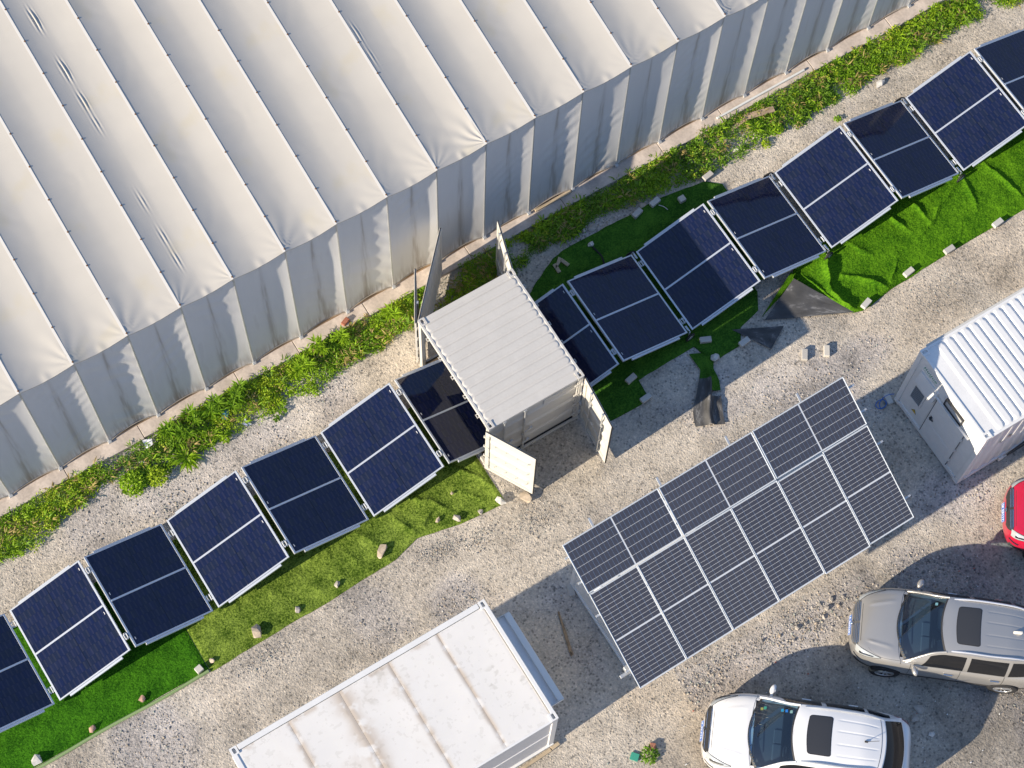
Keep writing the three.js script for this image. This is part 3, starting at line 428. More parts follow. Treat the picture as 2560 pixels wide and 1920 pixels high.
function foldingUnit(xl, xh, label, wheels) {
  // xl: x of the low edge, xh: x of the high edge; built pointing from low to high along local +x
  const dir = Math.sign(xh - xl), span = Math.abs(xh - xl), L = Math.hypot(span, HIGH - LOW), ang = Math.atan2(HIGH - LOW, span);
  const U = thing('folding_solar_panel', label, 'solar panel', [xl, 0, rowZ(xl)], RA, 'folding solar panels in one row');
  const inner = (g) => { g.rotateZ(ang); g.translate(0, LOW - 0.02, 0); if (dir < 0) { g.rotateY(Math.PI); } return g; };
  const fw = 0.045, t = 0.05;
  mesh('frame', inner(M(bx(fw, t, 2 * HW, fw / 2, 0, 0, 0.006), bx(fw, t, 2 * HW, L - fw / 2, 0, 0, 0.006), bx(L - 2 * fw, t, fw * 0.75, L / 2, 0, HW - fw * 0.375, 0.006), bx(L - 2 * fw, t, fw * 0.75, L / 2, 0, -HW + fw * 0.375, 0.006))), frameM, U);
  mesh('middle_bar', inner(bx(L - 2 * fw, t, 0.045, L / 2, 0.004, 0, 0.006)), frameM, U);
  for (const s of [-1, 1]) {
    const w = HW - 0.0225 - fw * 0.75, z = s * (0.0225 + w / 2), g = bx(L - 2 * fw, 0.012, w, L / 2, 0.012, z), p = g.attributes.position, uv = g.attributes.uv;
    for (let i = 0; i < p.count; i++) uv.setXY(i, (p.getX(i) - fw) / (L - 2 * fw), (p.getZ(i) - z) / w + 0.5);
    mesh('module', inner(g), pv, U);
    mesh('side_rail', inner(bx(L * 0.74, 0.05, 0.05, L * 0.5, -0.03, s * (HW + 0.026), 0.006)), frameM, U);
    for (const e of [0, 1]) { const x = e ? L + 0.03 : -0.03, z = s * 0.86; mesh('hinge', inner(M(bx(0.06, 0.012, 0.03, x, 0, z - 0.05), bx(0.06, 0.012, 0.03, x, 0, z + 0.05), bx(0.018, 0.02, 0.16, x + (e ? 0.01 : -0.01), 0.004, z), cyl(0.014, 0.1, x, 0.014, z, 'z', 8))), galv, U); }
    mesh('tag', inner(bx(0.012, 0.004, 0.06, L - fw - 0.05, 0.021, s > 0 ? 0.16 : -HW + 0.18)), std([0.8, 0.8, 0.8], 0.5), U);
    mesh('leg', inner(bar([0.02, -0.02, s * 0.86], [-0.02 + 0.02 * Math.cos(ang), -LOW + 0.06, s * 0.86], 0.02)), galv, U);
    if (wheels) {
      const wh = part('wheel', U); wh.position.set(dir * -0.05, 0.13, s * (HW + 0.075)); wh.rotation.y = s * 0.12;
      mesh('tyre', tyre(0.13, 0.055), rubber, wh); mesh('rim', M(cyl(0.085, 0.03, 0, 0, 0, 'z', 16), cyl(0.03, 0.06, 0, 0, 0, 'z', 10)), wheelRim, wh);
      mesh('axle_bracket', M(bx(0.05, 0.2, 0.012, dir * -0.05, 0.22, s * (HW + 0.02)), bx(0.03, 0.012, 0.16, dir * -0.06, LOW, s * (HW - 0.08)), bx(0.014, 0.014, 0.12, dir * -0.03, LOW + 0.02, s * (HW - 0.1))), galv, U);
    }
  }
  mesh('cross_tube', inner(M(bx(L - 0.1, 0.04, 0.04, L / 2, -0.05, -0.55), bx(L - 0.1, 0.04, 0.04, L / 2, -0.05, 0.55))), galv, U);
}
[[-12.30, -14.15, 'outermost folding solar panel at the sunlit far end of the green turf', 0],
 [-12.17, -10.36, 'sun-facing folding panel over the vivid green turf, second from the turf seam', 0],
 [-8.44, -10.25, 'dark folding panel beside the seam between the two turf rolls, vivid side', 0],
 [-8.30, -6.47, 'sun-facing folding panel over the olive turf beside the turf seam', 0],
 [-4.50, -6.35, 'dark folding panel over olive turf, third from the open container', 0],
 [-4.37, -2.53, 'sun-facing folding panel over olive turf, second from the open container', 0],
 [-0.62, -2.41, 'dark folding panel sliding under the container roof on the olive turf side', 0],
 [0.28, 2.11, 'half-hidden folding panel leaving the container on the shaded turf side', 0],
 [4.05, 2.21, 'dark blue folding panel in container shade, second from the container', 0],
 [4.18, 6.02, 'folding panel crossed by the edge of the container shadow', 0],
 [8.00, 6.12, 'dark folding panel above the bare gravel triangle and turned-up turf corner', 0],
 [8.15, 9.96, 'brownish sun-facing folding panel above the wrinkled green turf', 0],
 [11.91, 10.05, 'navy folding panel above the wrinkled turf between two sun-facing panels', 0],
 [12.04, 13.85, 'sun-facing folding panel opposite the widest weeds, next to last in row', 0],
 [15.80, 13.95, 'last folding panel at the end of the row past the wrinkled turf', 0]].forEach(([a, b, l], i) => foldingUnit(a, b, l, (i === 8 || i === 10 || i === 12)));

// ------------------------------------------------------------------ tilted array: three modules across over six upright ones
{
  const x0 = -1.92, x1 = 5.02, zT = 4.87, yT = 4.2, zB = 7.92, yB = 2.7, yaw = 0.010;
  const slope = Math.hypot(zB - zT, yT - yB), tilt = Math.atan2(yT - yB, zB - zT), W = x1 - x0;
  const A = thing('solar_array', 'tilted white-framed solar array of nine modules above a white container', 'solar array', [x0, 0, zT], yaw);
  const inc = new THREE.Matrix4().makeTranslation(0, yT, 0).multiply(new THREE.Matrix4().makeRotationX(tilt));
  const put = (g) => g.applyMatrix4(inc);
  const backM = std([0.62, 0.65, 0.68], 0.45), glassCell = phy([0.060, 0.060, 0.074], 0.35, { clearcoat: 1, clearcoatRoughness: 0.06, specularIntensity: 0.4 }), glassCell2 = phy([0.054, 0.055, 0.070], 0.35, { clearcoat: 1, clearcoatRoughness: 0.06, specularIntensity: 0.4 });
  const fr = std([0.72, 0.76, 0.79], 0.4, { metalness: 0.15 });
  let idx = 0;
  function module(px, pz, lw, lz, horiz) {
    const m = part('module', A), n = idx++;
    mesh('frame', put(M(bx(lw, 0.035, 0.012, px + lw / 2, 0, pz + 0.006, 0.003), bx(lw, 0.035, 0.012, px + lw / 2, 0, pz + lz - 0.006, 0.003), bx(0.012, 0.035, lz - 0.024, px + 0.006, 0, pz + lz / 2, 0.003), bx(0.012, 0.035, lz - 0.024, px + lw - 0.006, 0, pz + lz / 2, 0.003))), fr, m);
    mesh('backsheet', put(bx(lw - 0.024, 0.008, lz - 0.024, px + lw / 2, 0.002, pz + lz / 2)), backM, m);
    // 6 strings x 24 half cells, with a wider gap in the middle
    const long = (horiz ? lw : lz) - 0.05, short = (horiz ? lz : lw) - 0.04, cl = (long - 0.03) / 24, cs = short / 6, all = [];
    const cg = put(horiz ? bx(cl - 0.0075, 0.006, cs - 0.008) : bx(cs - 0.008, 0.006, cl - 0.0075));
    const c0 = new THREE.Vector3(0, yT, 0);
    for (let i = 0; i < 24; i++) for (let j = 0; j < 6; j++) {
      const a = 0.025 + cl * (i + 0.5) + (i >= 12 ? 0.03 : 0), b = 0.02 + cs * (j + 0.5), lx = px + (horiz ? a : b), ly = 0.0065, lzz = pz + (horiz ? b : a);
      const q = new THREE.Vector3(lx, ly, lzz).applyMatrix4(inc).sub(c0);
      if (n === 3 || n === 4) { const c = mesh('cell', cg, (hash2(i, j, n) > 0.6) ? glassCell2 : glassCell, m); c.position.copy(q); }
      else { const g = cg.clone(); g.translate(q.x, q.y, q.z); all.push(g); }
    }
    if (all.length) mesh('cells', M(all), n % 2 ? glassCell : glassCell2, m).userData.kind = 'stuff';
  }
  const sT = 1.134, lT = (W - 0.03) / 3, lB = slope - sT - 0.03, wB = (W - 0.075) / 6;
  for (let k = 0; k < 3; k++) module(k * (lT + 0.015) + (k === 0 ? 0 : 0.01 * k) - 0.01, (k === 1 ? 0.005 : 0) - 0.012 * (2 - k) * 0, lT, sT, true);
  for (let k = 0; k < 6; k++) module(k * (wB + 0.015), sT + (k === 4 ? 0.055 : 0.022) + (k === 5 ? 0.0 : 0), wB, lB, false);
  // rails across, sticking out at both ends; rafters; legs
  for (const z of [0.28, 0.86, sT + 0.5, sT + lB - 0.42]) mesh('rail', put(bx(W + 0.26, 0.04, 0.04, W / 2 + 0.04, -0.045, z, 0.004)), galv, A);
  for (const x of [0.75, 2.4, 4.1, 5.9]) { mesh('rafter', put(bx(0.05, 0.06, slope - 0.1, x, -0.1, slope / 2, 0.004)), galv, A); mesh('stub', put(bx(0.05, 0.04, 0.26, x, -0.06, -0.06, 0.004)), galv, A); mesh('leg', M(bar([x, 2.53, 0.15], [x, yT - 0.16, 0.12], 0.03), bar([x, 2.53, 2.2], [x, yT - 0.12 - 2.2 * Math.tan(tilt), 2.2], 0.03)), galv, A); }
  mesh('bracket', M(bx(0.3, 0.05, 0.07, -0.05, 2.62, 2.62, 0.006), bx(0.12, 0.16, 0.14, 0.02, 2.60, 2.55, 0.01)), galv, A);
}

// ------------------------------------------------------------------ artificial turf
function turfMat(dark, light, seed) {
  const t = tex(512, 512, (u, v, i, j) => { const f = fbm(u * 9, v * 9, seed, 4, 9), s = hash2(i, j, seed), s2 = vn(i * 0.16, j * 0.2, seed + 3), k = clamp(0.5 + 1.0 * (f - 0.5) + 0.7 * (s - 0.5) + 0.9 * (s2 - 0.5)); return [0, 1, 2].map((q) => lerp(dark[q], light[q], k)); });
  const b = tex(256, 256, (u, v, i, j) => 0.6 * vn(i * 0.3, j * 0.45, seed + 7) + 0.4 * hash2(i, j, seed + 8), false);
  return phy([1, 1, 1], 0.9, { map: t, bumpMap: b, bumpScale: 0.012, specularIntensity: 0.12 });
}
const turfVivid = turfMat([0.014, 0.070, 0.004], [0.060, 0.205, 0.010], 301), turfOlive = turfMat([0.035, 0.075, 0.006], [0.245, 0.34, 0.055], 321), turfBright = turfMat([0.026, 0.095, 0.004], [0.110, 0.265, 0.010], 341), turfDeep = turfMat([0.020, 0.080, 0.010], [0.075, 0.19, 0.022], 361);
const backing = std([0.05, 0.05, 0.054], 0.75, { map: tex(512, 512, (u, v) => { const f = fbm(u * 5, v * 5, 371, 5, 5), d = sstep(0.50, 0.62, f) * sstep(0.4, 0.7, fbm(u * 24, v * 24, 375, 3, 24)), k = 0.42 + 0.5 * (f - 0.5); return [lerp(k, 1, d), lerp(k, 1, d), lerp(k, 1, d)]; }) });
backing.color.setRGB(0.19, 0.19, 0.195);
const segD = (x, z, a, b) => { const dx = b[0] - a[0], dz = b[1] - a[1], t = clamp(((x - a[0]) * dx + (z - a[1]) * dz) / (dx * dx + dz * dz)); return Math.hypot(x - a[0] - t * dx, z - a[1] - t * dz); };
function foldH(folds, x, z) { let h = 0; const X = x + 0.16 * (fbm(x * 2.6 + 20, z * 2.6 + 20, 405, 3) - 0.5), Z = z + 0.16 * (fbm(x * 2.6 + 50, z * 2.6 + 50, 407, 3) - 0.5); for (const f of folds) { let d = 9; for (let i = 1; i < f.p.length; i++) d = Math.min(d, segD(X, Z, f.p[i - 1], f.p[i])); if (d < 4 * f.w) { const n = f.p.length - 1, e = Math.min(Math.hypot(X - f.p[0][0], Z - f.p[0][1]), Math.hypot(X - f.p[n][0], Z - f.p[n][1])); h += f.h * Math.exp(-Math.pow(d / (f.w * 0.9), 1.05)) * (0.55 + 0.7 * vn(x * 3.3, z * 3.3, 401)) * (0.35 + 0.65 * sstep(0, 0.35, e)); } } return h; }
function turf(name, label, xs, topZ, botZ, folds, mat, nx, nz, rough = 0.02, parentPieces) {
  const T = thing(name, label, 'artificial turf', [0, 0, 0]);
  const h = (x, z) => 0.03 + rough * (fbm(x * 1.6 + 50, z * 1.6 + 50, 403, 3) - 0.35) + foldH(folds, x, z) + rough * 0.35 * Math.abs(fbm(x * 4.2 + 11, z * 4.2 + 11, 409, 3) - 0.5) + 0.008 * (hash2(Math.round(x * 40), Math.round(z * 40), 410) - 0.5) + 0.008 * (vn(x * 11, z * 11, 412) - 0.5);
  const P = (a, b) => { const x = lerp(xs[0], xs[1], a), z = lerp(topZ(x), botZ(x), b), e = sstep(0, 0.025, b) * sstep(0, 0.02, 1 - b) * sstep(0, 0.012, a) * sstep(0, 0.012, 1 - a); return [x, hG(x, z) + 0.006 + (h(x, z)) * (0.25 + 0.75 * e), z]; };
  mesh('turf_sheet', surf(P, nx, nz, (a, b) => { const p = P(a, b); return [p[0] / 2.3, p[2] / 2.3]; }), mat, T);
  const sk = (fn, n) => surf((a, b) => { const p = fn(a); return [p[0], b ? -0.03 : p[1], p[2]]; }, n, 1);
  mesh('turf_edge', M(sk((a) => P(a, 0), nx), sk((a) => P(a, 1), nx), sk((a) => P(0, a), nz), sk((a) => P(1, a), nz)), backing, T);
  return { T, h: (x, z) => P(clamp((x - xs[0]) / (xs[1] - xs[0])), clamp((z - topZ(x)) / (botZ(x) - topZ(x))))[1] };
}
const jig = (s, a) => (x) => a * (vn(x * 1.7, s, 411) - 0.5) + a * 0.5 * (vn(x * 5, s, 413) - 0.5);
const j1 = jig(1, 0.05), j2 = jig(2, 0.05), j3 = jig(3, 0.06);
const t1 = turf('artificial_turf', 'vivid green artificial turf roll with a pale folded hem along one side', [-17, -9.12], (x) => -0.75 + j1(x), (x) => 2.27 + 0.012 * (x + 9) + j2(x) * 0.3, [], turfVivid, 150, 60, 0.012);
// pale folded hem of that roll
mesh('folded_hem', surf((a, b) => { const x = lerp(-17, -9.14, a); return [x, 0.035 + 0.05 * Math.sin(b * Math.PI), 2.275 + 0.012 * (x + 9) + 0.075 * b + 0.012 * Math.sin(x * 2.3)]; }, 60, 6), std([0.30, 0.42, 0.18], 0.8, { map: speck }), t1.T);
const bot2 = interp([[-9.1, 2.34], [-6, 2.29], [-4.4, 2.24], [-3.75, 2.07], [-2.7, 2.28], [-1.75, 2.36]]), right2 = (x) => 0;
turf('artificial_turf', 'olive green artificial turf with wavy wrinkles beside the open container', [-9.11, -1.62], (x) => -0.7 + j2(x), (x) => bot2(x) + j1(x) * 0.5,
  [{ p: [[-2.45, 0.8], [-2.04, 1.28], [-1.61, 1.9]], h: 0.045, w: 0.05 }, { p: [[-3.4, 1.05], [-3.1, 1.53], [-2.75, 1.95]], h: 0.075, w: 0.07 }, { p: [[-3.05, 1.68], [-3.85, 1.92]], h: 0.07, w: 0.06 }, { p: [[-3.95, 1.3], [-3.7, 2.05]], h: 0.06, w: 0.09 }, { p: [[-4.9, 1.2], [-4.4, 2.0]], h: 0.035, w: 0.10 }, { p: [[-5.3, 1.5], [-5.05, 2.1]], h: 0.025, w: 0.1 }, { p: [[-2.4, 1.5], [-2.0, 2.1]], h: 0.03, w: 0.06 }, { p: [[-6.4, 1.5], [-6.1, 2.2]], h: 0.02, w: 0.1 }], turfOlive, 260, 90, 0.05);
const top3 = interp([[1.3, -1.55], [2.0, -1.95], [2.5, -2.22], [3.5, -2.27], [5.6, -2.24], [6.7, -2.08], [7.05, -1.75]]);
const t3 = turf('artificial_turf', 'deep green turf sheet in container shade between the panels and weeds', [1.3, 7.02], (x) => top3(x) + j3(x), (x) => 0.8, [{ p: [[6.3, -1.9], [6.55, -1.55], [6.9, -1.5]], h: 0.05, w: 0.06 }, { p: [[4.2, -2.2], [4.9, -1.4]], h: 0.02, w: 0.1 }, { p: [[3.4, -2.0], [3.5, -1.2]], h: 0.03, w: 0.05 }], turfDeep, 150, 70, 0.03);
const bot3 = interp([[1.35, 1.94], [2.5, 1.96], [2.53, 1.42], [4.1, 1.38], [4.25, 1.95], [5.05, 1.93], [5.3, 1.55], [5.9, 1.40], [6.15, 1.0]]);
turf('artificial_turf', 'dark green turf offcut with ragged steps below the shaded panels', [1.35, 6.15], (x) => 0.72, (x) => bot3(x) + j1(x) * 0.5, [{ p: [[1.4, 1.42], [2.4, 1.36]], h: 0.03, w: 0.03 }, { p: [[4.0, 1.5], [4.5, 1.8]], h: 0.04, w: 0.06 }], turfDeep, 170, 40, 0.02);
const top4 = interp([[7.0, 1.15], [7.2, 0.95], [8, 0.6], [18, 0.3]]), bot4 = interp([[7.0, 1.3], [7.3, 1.75], [7.75, 2.6], [8.0, 2.68], [9, 2.57], [10, 2.52], [18, 2.52]]);
const t4 = turf('artificial_turf', 'bright green crumpled artificial turf with deep folds below the panel row', [7.0, 18], (x) => top4(x), (x) => bot4(x) + j2(x) * 0.5,
  [{ p: [[12.12, 0.9], [12.0, 1.61], [11.79, 1.95]], h: 0.072, w: 0.061 }, { p: [[10.71, 1.65], [10.55, 0.85]], h: 0.072, w: 0.054 }, { p: [[10.74, 1.62], [11.87, 1.1]], h: 0.065, w: 0.054 }, { p: [[12.75, 0.9], [13.02, 2.3]], h: 0.072, w: 0.054 }, { p: [[9.9, 0.8], [10.19, 1.6]], h: 0.086, w: 0.061 }, { p: [[10.17, 1.87], [11.09, 1.53]], h: 0.050, w: 0.054 }, { p: [[8.1, 0.95], [7.97, 1.2], [7.66, 1.79], [7.66, 2.26], [7.9, 2.6]], h: 0.173, w: 0.088 }, { p: [[7.25, 1.12], [7.62, 2.3]], h: 0.072, w: 0.041 }, { p: [[8.01, 1.58], [8.42, 1.93], [8.86, 2.5]], h: 0.094, w: 0.075 }, { p: [[8.5, 2.5], [8.63, 2.2]], h: 0.050, w: 0.041 }, { p: [[9.41, 2.1], [9.06, 2.38]], h: 0.072, w: 0.054 }, { p: [[8.7, 1.0], [9.0, 1.6]], h: 0.050, w: 0.082 }, { p: [[11.3, 2.0], [11.0, 2.4]], h: 0.029, w: 0.048 }, { p: [[14.0, 1.0], [14.3, 2.0]], h: 0.058, w: 0.068 }, { p: [[12.3, 2.1], [12.9, 2.4]], h: 0.029, w: 0.041 }], turfBright, 460, 120, 0.045);
// turned-over corners: dark backing lying upward
function tri(A, B, C, n, yf) { return surf((s, t) => { const x = lerp(lerp(A[0], B[0], s), C[0], t), z = lerp(lerp(A[1], B[1], s), C[1], t); return [x, yf(x, z, s, t), z]; }, n, n, (s, t) => [s, t]); }
function flap(name, label, A, B, C, y0, y1) { const o = mesh(name, tri(A, B, C, 28, (x, z, s, t) => lerp(y0, y1, s * (1 - t)) + 0.03 * (fbm(x * 3, z * 3, 421, 3) - 0.3)), backing); return tag(o, label, 'turf flap'); }
flap('turf_flap', 'large dark triangular turned-over corner of the crumpled bright turf', [5.86, 1.70], [7.02, 1.20], [7.78, 2.62], 0.05, 0.14);
{ const o = mesh('turf_strip', tri([5.80, 1.62], [7.08, 1.02], [7.0, 1.24], 20, (x, z, s) => 0.06 + 0.09 * s), turfBright); tag(o, 'thin green strip of turf along the turned-over dark corner', 'turf strip'); }
flap('turf_flap', 'small dark triangular turf flap on shaded gravel near two lone blocks', [5.08, 1.50], [6.16, 2.06], [5.59, 2.38], 0.03, 0.07);
{
  const T = thing('turf_scrap', 'torn turf scrap with dark backing reaching out onto the gravel', 'turf scrap');
  const ctr = (t) => [lerp(4.15, 3.45, Math.pow(t, 0.8)) + 0.12 * Math.sin(t * 5), lerp(1.62, 3.22, t)], wd = interp([[0, 0.30], [0.25, 0.16], [0.45, 0.26], [0.8, 0.36], [1, 0.36]]);
  const at = (a, b, y) => { const [x, z] = ctr(b), w = wd(b), k = (a - 0.5) * 2; return [x + k * w * 0.86, y + 0.03 + 0.11 * Math.exp(-(((a - 0.62 + 0.1 * b) / 0.12) ** 2)) * sstep(0.1, 0.5, b) + 0.05 * (fbm(x * 4 + k, z * 4, 431, 2) - 0.3), z + k * w * 0.42]; };
  mesh('green_side', surf((a, b) => at(a, b * 0.55, 0), 24, 40, (a, b) => [a * 0.3, b * 0.6]), turfDeep, T);
  mesh('dark_side', surf((a, b) => at(a * 0.62, 0.38 + 0.62 * b, 0.015), 24, 40, (a, b) => [a, b]), backing, T);
  mesh('dark_side', surf((a, b) => at(0.6 + a * 0.4, 0.62 + 0.38 * b, 0.012), 16, 30, (a, b) => [a, b]), backing, T);
}

// ------------------------------------------------------------------ blocks, stones, timber, litter
function stoneGeo(seed, sx, sy, sz, n = 15) { const R = rng(seed), pts = []; for (let i = 0; i < n; i++) { const t = R() * 6.283, c = R() * 2 - 1, r = Math.sqrt(1 - c * c), k = 0.8 + 0.25 * R(); pts.push(new THREE.Vector3(sx * k * r * Math.cos(t), sy * (k * c), sz * k * r * Math.sin(t))); } const g = new ConvexGeometry(pts); return metreUV(g, 3); }
const stoneTex = tex(256, 256, (u, v) => { const k = 0.82 + 0.4 * (fbm(u * 7, v * 7, 441, 4, 7) - 0.5); return [k, k, k]; });
const stoneM = { grey: std([0.50, 0.46, 0.41], 0.92, { map: stoneTex }), pale: std([0.72, 0.70, 0.66], 0.9, { map: stoneTex }), pink: std([0.55, 0.34, 0.26], 0.92, { map: stoneTex }), tan: std([0.58, 0.48, 0.37], 0.92, { map: stoneTex }), dark: std([0.25, 0.24, 0.24], 0.92, { map: stoneTex }) };
let ss = 500;
function stone(x, z, sx, sy, sz, m, label, group, y = 0, ry = 0) { const o = mesh('stone', stoneGeo(ss++, sx * 0.88, sy * 0.88, sz * 0.88), stoneM[m]); o.position.set(x, y + sy * 0.55, z); o.rotation.y = ry; return tag(o, label, 'stone', group); }
stone(-7.85, 2.10, 0.17, 0.13, 0.21, 'tan', 'large two-tone wedge of stone holding down the olive turf hem', null, 0.03, -0.4);
stone(-6.83, 2.12, 0.09, 0.07, 0.10, 'grey', 'small round grey stone on the olive turf hem, next to the wedge stone', null, 0.03);
stone(-5.80, 2.09, 0.10, 0.07, 0.11, 'grey', 'squarish grey stone on the olive turf hem between round and triangular stones', null, 0.03);
stone(-8.97, 2.15, 0.08, 0.06, 0.08, 'tan', 'small stone on the corner of the olive turf at the turf seam', null, 0.03);
stone(-10.65, 2.10, 0.11, 0.07, 0.10, 'pink', 'rounded pink stone on the vivid green turf, nearer the grey cube', null, 0.03, 0.5);
stone(-11.86, 2.12, 0.12, 0.08, 0.10, 'pink', 'angular pink stone on the vivid green turf by its pale hem', null, 0.03, 0.9);
stone(-13.19, 2.12, 0.17, 0.11, 0.16, 'pale', 'chunky pale rock on the vivid green turf hem', null, 0.03);
stone(-4.57, 1.92, 0.27, 0.09, 0.15, 'tan', 'big flat triangular tan stone on the olive turf', null, 0.04, 0.9);
stone(-3.15, 1.94, 0.10, 0.06, 0.07, 'tan', 'small pinkish tan stone on wrinkled olive turf', null, 0.05, 1);
stone(-2.76, 2.14, 0.13, 0.08, 0.10, 'grey', 'oblong grey stone lying on the edge of wrinkled olive turf', null, 0.05, -0.9);
stone(-2.23, 2.27, 0.08, 0.06, 0.08, 'grey', 'little grey stone at the olive turf edge by the corner rock', null, 0.03);
stone(-1.72, 2.29, 0.17, 0.09, 0.12, 'pale', 'pale slab of rock on the olive turf corner below the open door', null, 0.03, -1.0);
stone(-1.19, 2.50, 0.16, 0.16, 0.2, 'tan', 'tan boulder propping the free edge of the open cream door', null, 0, 0.2);
stone(-2.55, 1.57, 0.06, 0.045, 0.05, 'tan', 'tiny tan stone in the middle of wrinkled olive turf', null, 0.06);
stone(4.35, 1.90, 0.15, 0.12, 0.13, 'pale', 'white rock on the dark green turf offcut beside the torn scrap', null, 0.03);
stone(3.43, -2.02, 0.13, 0.08, 0.09, 'pale', 'pale broken rock at the head of a black strap on deep green turf', null, 0.03, 0.4);
stone(-5.28, -2.66, 0.13, 0.06, 0.1, 'pale', 'pale flat stone at the edge of the spiky weeds', null);
stone(5.76, -2.78, 0.12, 0.07, 0.12, 'pale', 'white stone lying in the weeds opposite the shadow edge', null);
stone(5.01, -2.79, 0.09, 0.06, 0.08, 'grey', 'grey stone half sunk in dark shaded weeds', null);
stone(3.5, -2.46, 0.12, 0.06, 0.10, 'grey', 'grey stone on shaded gravel between weeds and deep green turf', null);
stone(3.71, -2.39, 0.14, 0.05, 0.12, 'grey', 'flat grey stone touching the shaded turf edge', null);
stone(5.07, -2.28, 0.12, 0.05, 0.10, 'tan', 'flat tan stone between two pale blocks and the weeds', null);
stone(7.81, -2.37, 0.14, 0.06, 0.08, 'pale', 'white chip of stone by the weeds near the timber board', null);
stone(11.86, -2.06, 0.20, 0.07, 0.12, 'pale', 'long white stone on the gravel at the far weeds edge', null, 0, 0.2);
stone(14.1, -2.86, 0.12, 0.07, 0.1, 'grey', 'grey stone among the far weeds beside the tent kerb', null);
stone(-8.11, -2.67, 0.12, 0.08, 0.16, 'pale', 'upright pale stone among the weeds near two leafy bushes', null, 0, 0.6);
stone(-8.27, -2.52, 0.13, 0.05, 0.16, 'tan', 'flat tan stone in a bare patch of weeds', null, 0, 1.2);
stone(-8.68, -2.78, 0.12, 0.07, 0.10, 'pink', 'pinkish stone in the weeds beyond the two leafy bushes', null);
stone(-6.39, -2.5, 0.13, 0.06, 0.11, 'pink', 'pale pink stone on bare soil among the weeds', null);
stone(3.58, 11.04, 0.20, 0.06, 0.12, 'grey', 'long grey stone behind the white car in the car shadow', null, 0, -0.8);
stone(3.35, 11.15, 0.13, 0.06, 0.12, 'grey', 'round grey stone in the shadow behind the white car', null);
stone(3.47, 11.62, 0.10, 0.05, 0.09, 'pale', 'pale stone behind the tail of the white car', null);
for (const [x, z, s, m] of [[3.15, 8.14, 0.13, 'pale'], [3.35, 8.02, 0.11, 'grey'], [2.98, 8.27, 0.10, 'pale'], [3.4, 8.22, 0.09, 'tan'], [2.34, 8.17, 0.12, 'pale'], [2.55, 8.17, 0.09, 'grey'], [1.5, 8.0, 0.09, 'dark'], [2.75, 8.3, 0.08, 'tan'], [3.6, 8.1, 0.08, 'pale'], [2.1, 8.35, 0.08, 'grey'], [1.9, 8.1, 0.08, 'tan'], [3.05, 7.98, 0.08, 'grey']]) stone(x, z, s * 0.72, s * 0.42, s * 0.6, m === 'pale' ? 'grey' : m, 'stone in the rubble between the solar array and the silver car', 'rubble stones in front of the silver car', 0, x * 9);

const blockG = metreUV(new RoundedBoxGeometry(0.27, 0.10, 0.135, 2, 0.01), 2), cubeG = metreUV(new RoundedBoxGeometry(0.16, 0.12, 0.15, 2, 0.012), 2);
let bi = 0;
function block(x, z, ry, label, y = 0, g = blockG) { const o = mesh('paving_block', g, blockMat[bi++ % 3]); o.position.set(x, y + (g === cubeG ? 0.06 : 0.05), z); o.rotation.y = ry; return tag(o, label, 'block'); }
block(12.04, 2.50, 0.12, 'pale block on the crumpled turf hem, farthest from the turned-over corner', 0.04);
block(10.63, 2.47, 0.05, 'pale block on the crumpled turf hem, third from the turned-over corner', 0.04);
block(9.46, 2.45, 0.15, 'cracked pale block on the crumpled turf hem, second from its corner', 0.04);
block(8.12, 2.60, 0.30, 'pale block holding the rolled fold at the turned-over turf corner', 0.07);
block(6.17, 2.90, 0.96, 'lone pale block on open gravel, nearer the shaded turf flap', 0);
block(6.66, 3.09, 0.98, 'lone pale block on open gravel, farther from the shaded turf flap', 0);
block(5.14, 1.92, 0.12, 'pale block on dark green turf offcut beside the small dark flap', 0.03);
block(4.40, 1.41, -0.42, 'pale block on dark green turf just below the shaded panels', 0.03);
block(2.39, 1.33, 0.2, 'pale block at the inner corner of the turf offcut step', 0.03);
block(2.42, 1.91, 0.08, 'pale block at the outer corner of the turf offcut step', 0.03);
block(6.81, -2.11, 0.16, 'pale block on the turf tip next to sunlit weeds', 0.03);
block(5.93, -1.91, 0.0, 'cube-shaped pale block alone on the shaded deep green turf', 0.03, cubeG);
block(5.34, -2.18, 0.2, 'pale block at the turf edge with a bit of cord beside it', 0.03);
block(4.82, -2.15, 0.28, 'pale block at the turf edge between a flat tan stone and the cord block', 0.03);
block(-9.30, 2.18, 0.2, 'pale grey cube on the vivid turf corner by the turf seam', 0.03, cubeG);
block(7.2, 4.80, 1.4, 'grey block under the corner of the lettered equipment container', -0.02);
block(-1.47, 4.86, 1.3, 'pinkish block at the foot of the white container under the array', 0);
{ const o = mesh('clay_brick', metreUV(new RoundedBoxGeometry(0.2, 0.08, 0.11, 2, 0.012), 3), std([0.42, 0.16, 0.10], 0.92, { map: stoneTex })); o.position.set(-2.52, 0.165, -3.26); o.rotation.y = 0.4; tag(o, 'orange clay brick lying on the tent kerb', 'brick'); }
{ const o = mesh('clay_brick', metreUV(new RoundedBoxGeometry(0.15, 0.08, 0.13, 2, 0.015), 3), std([0.45, 0.20, 0.13], 0.92, { map: stoneTex })); o.position.set(-1.82, 0.05, 8.70); o.rotation.y = 0.9; tag(o, 'broken red clay brick beside a weed near the white car', 'brick'); }
const woodTex = tex(256, 256, (u, v) => { const k = 0.75 + 0.35 * (fbm(u * 2, v * 22, 451, 4, 2) - 0.5) - 0.18 * sstep(0.6, 0.75, fbm(u * 3, v * 9, 455, 3, 3)); return [k, k * 0.98, k * 0.95]; });
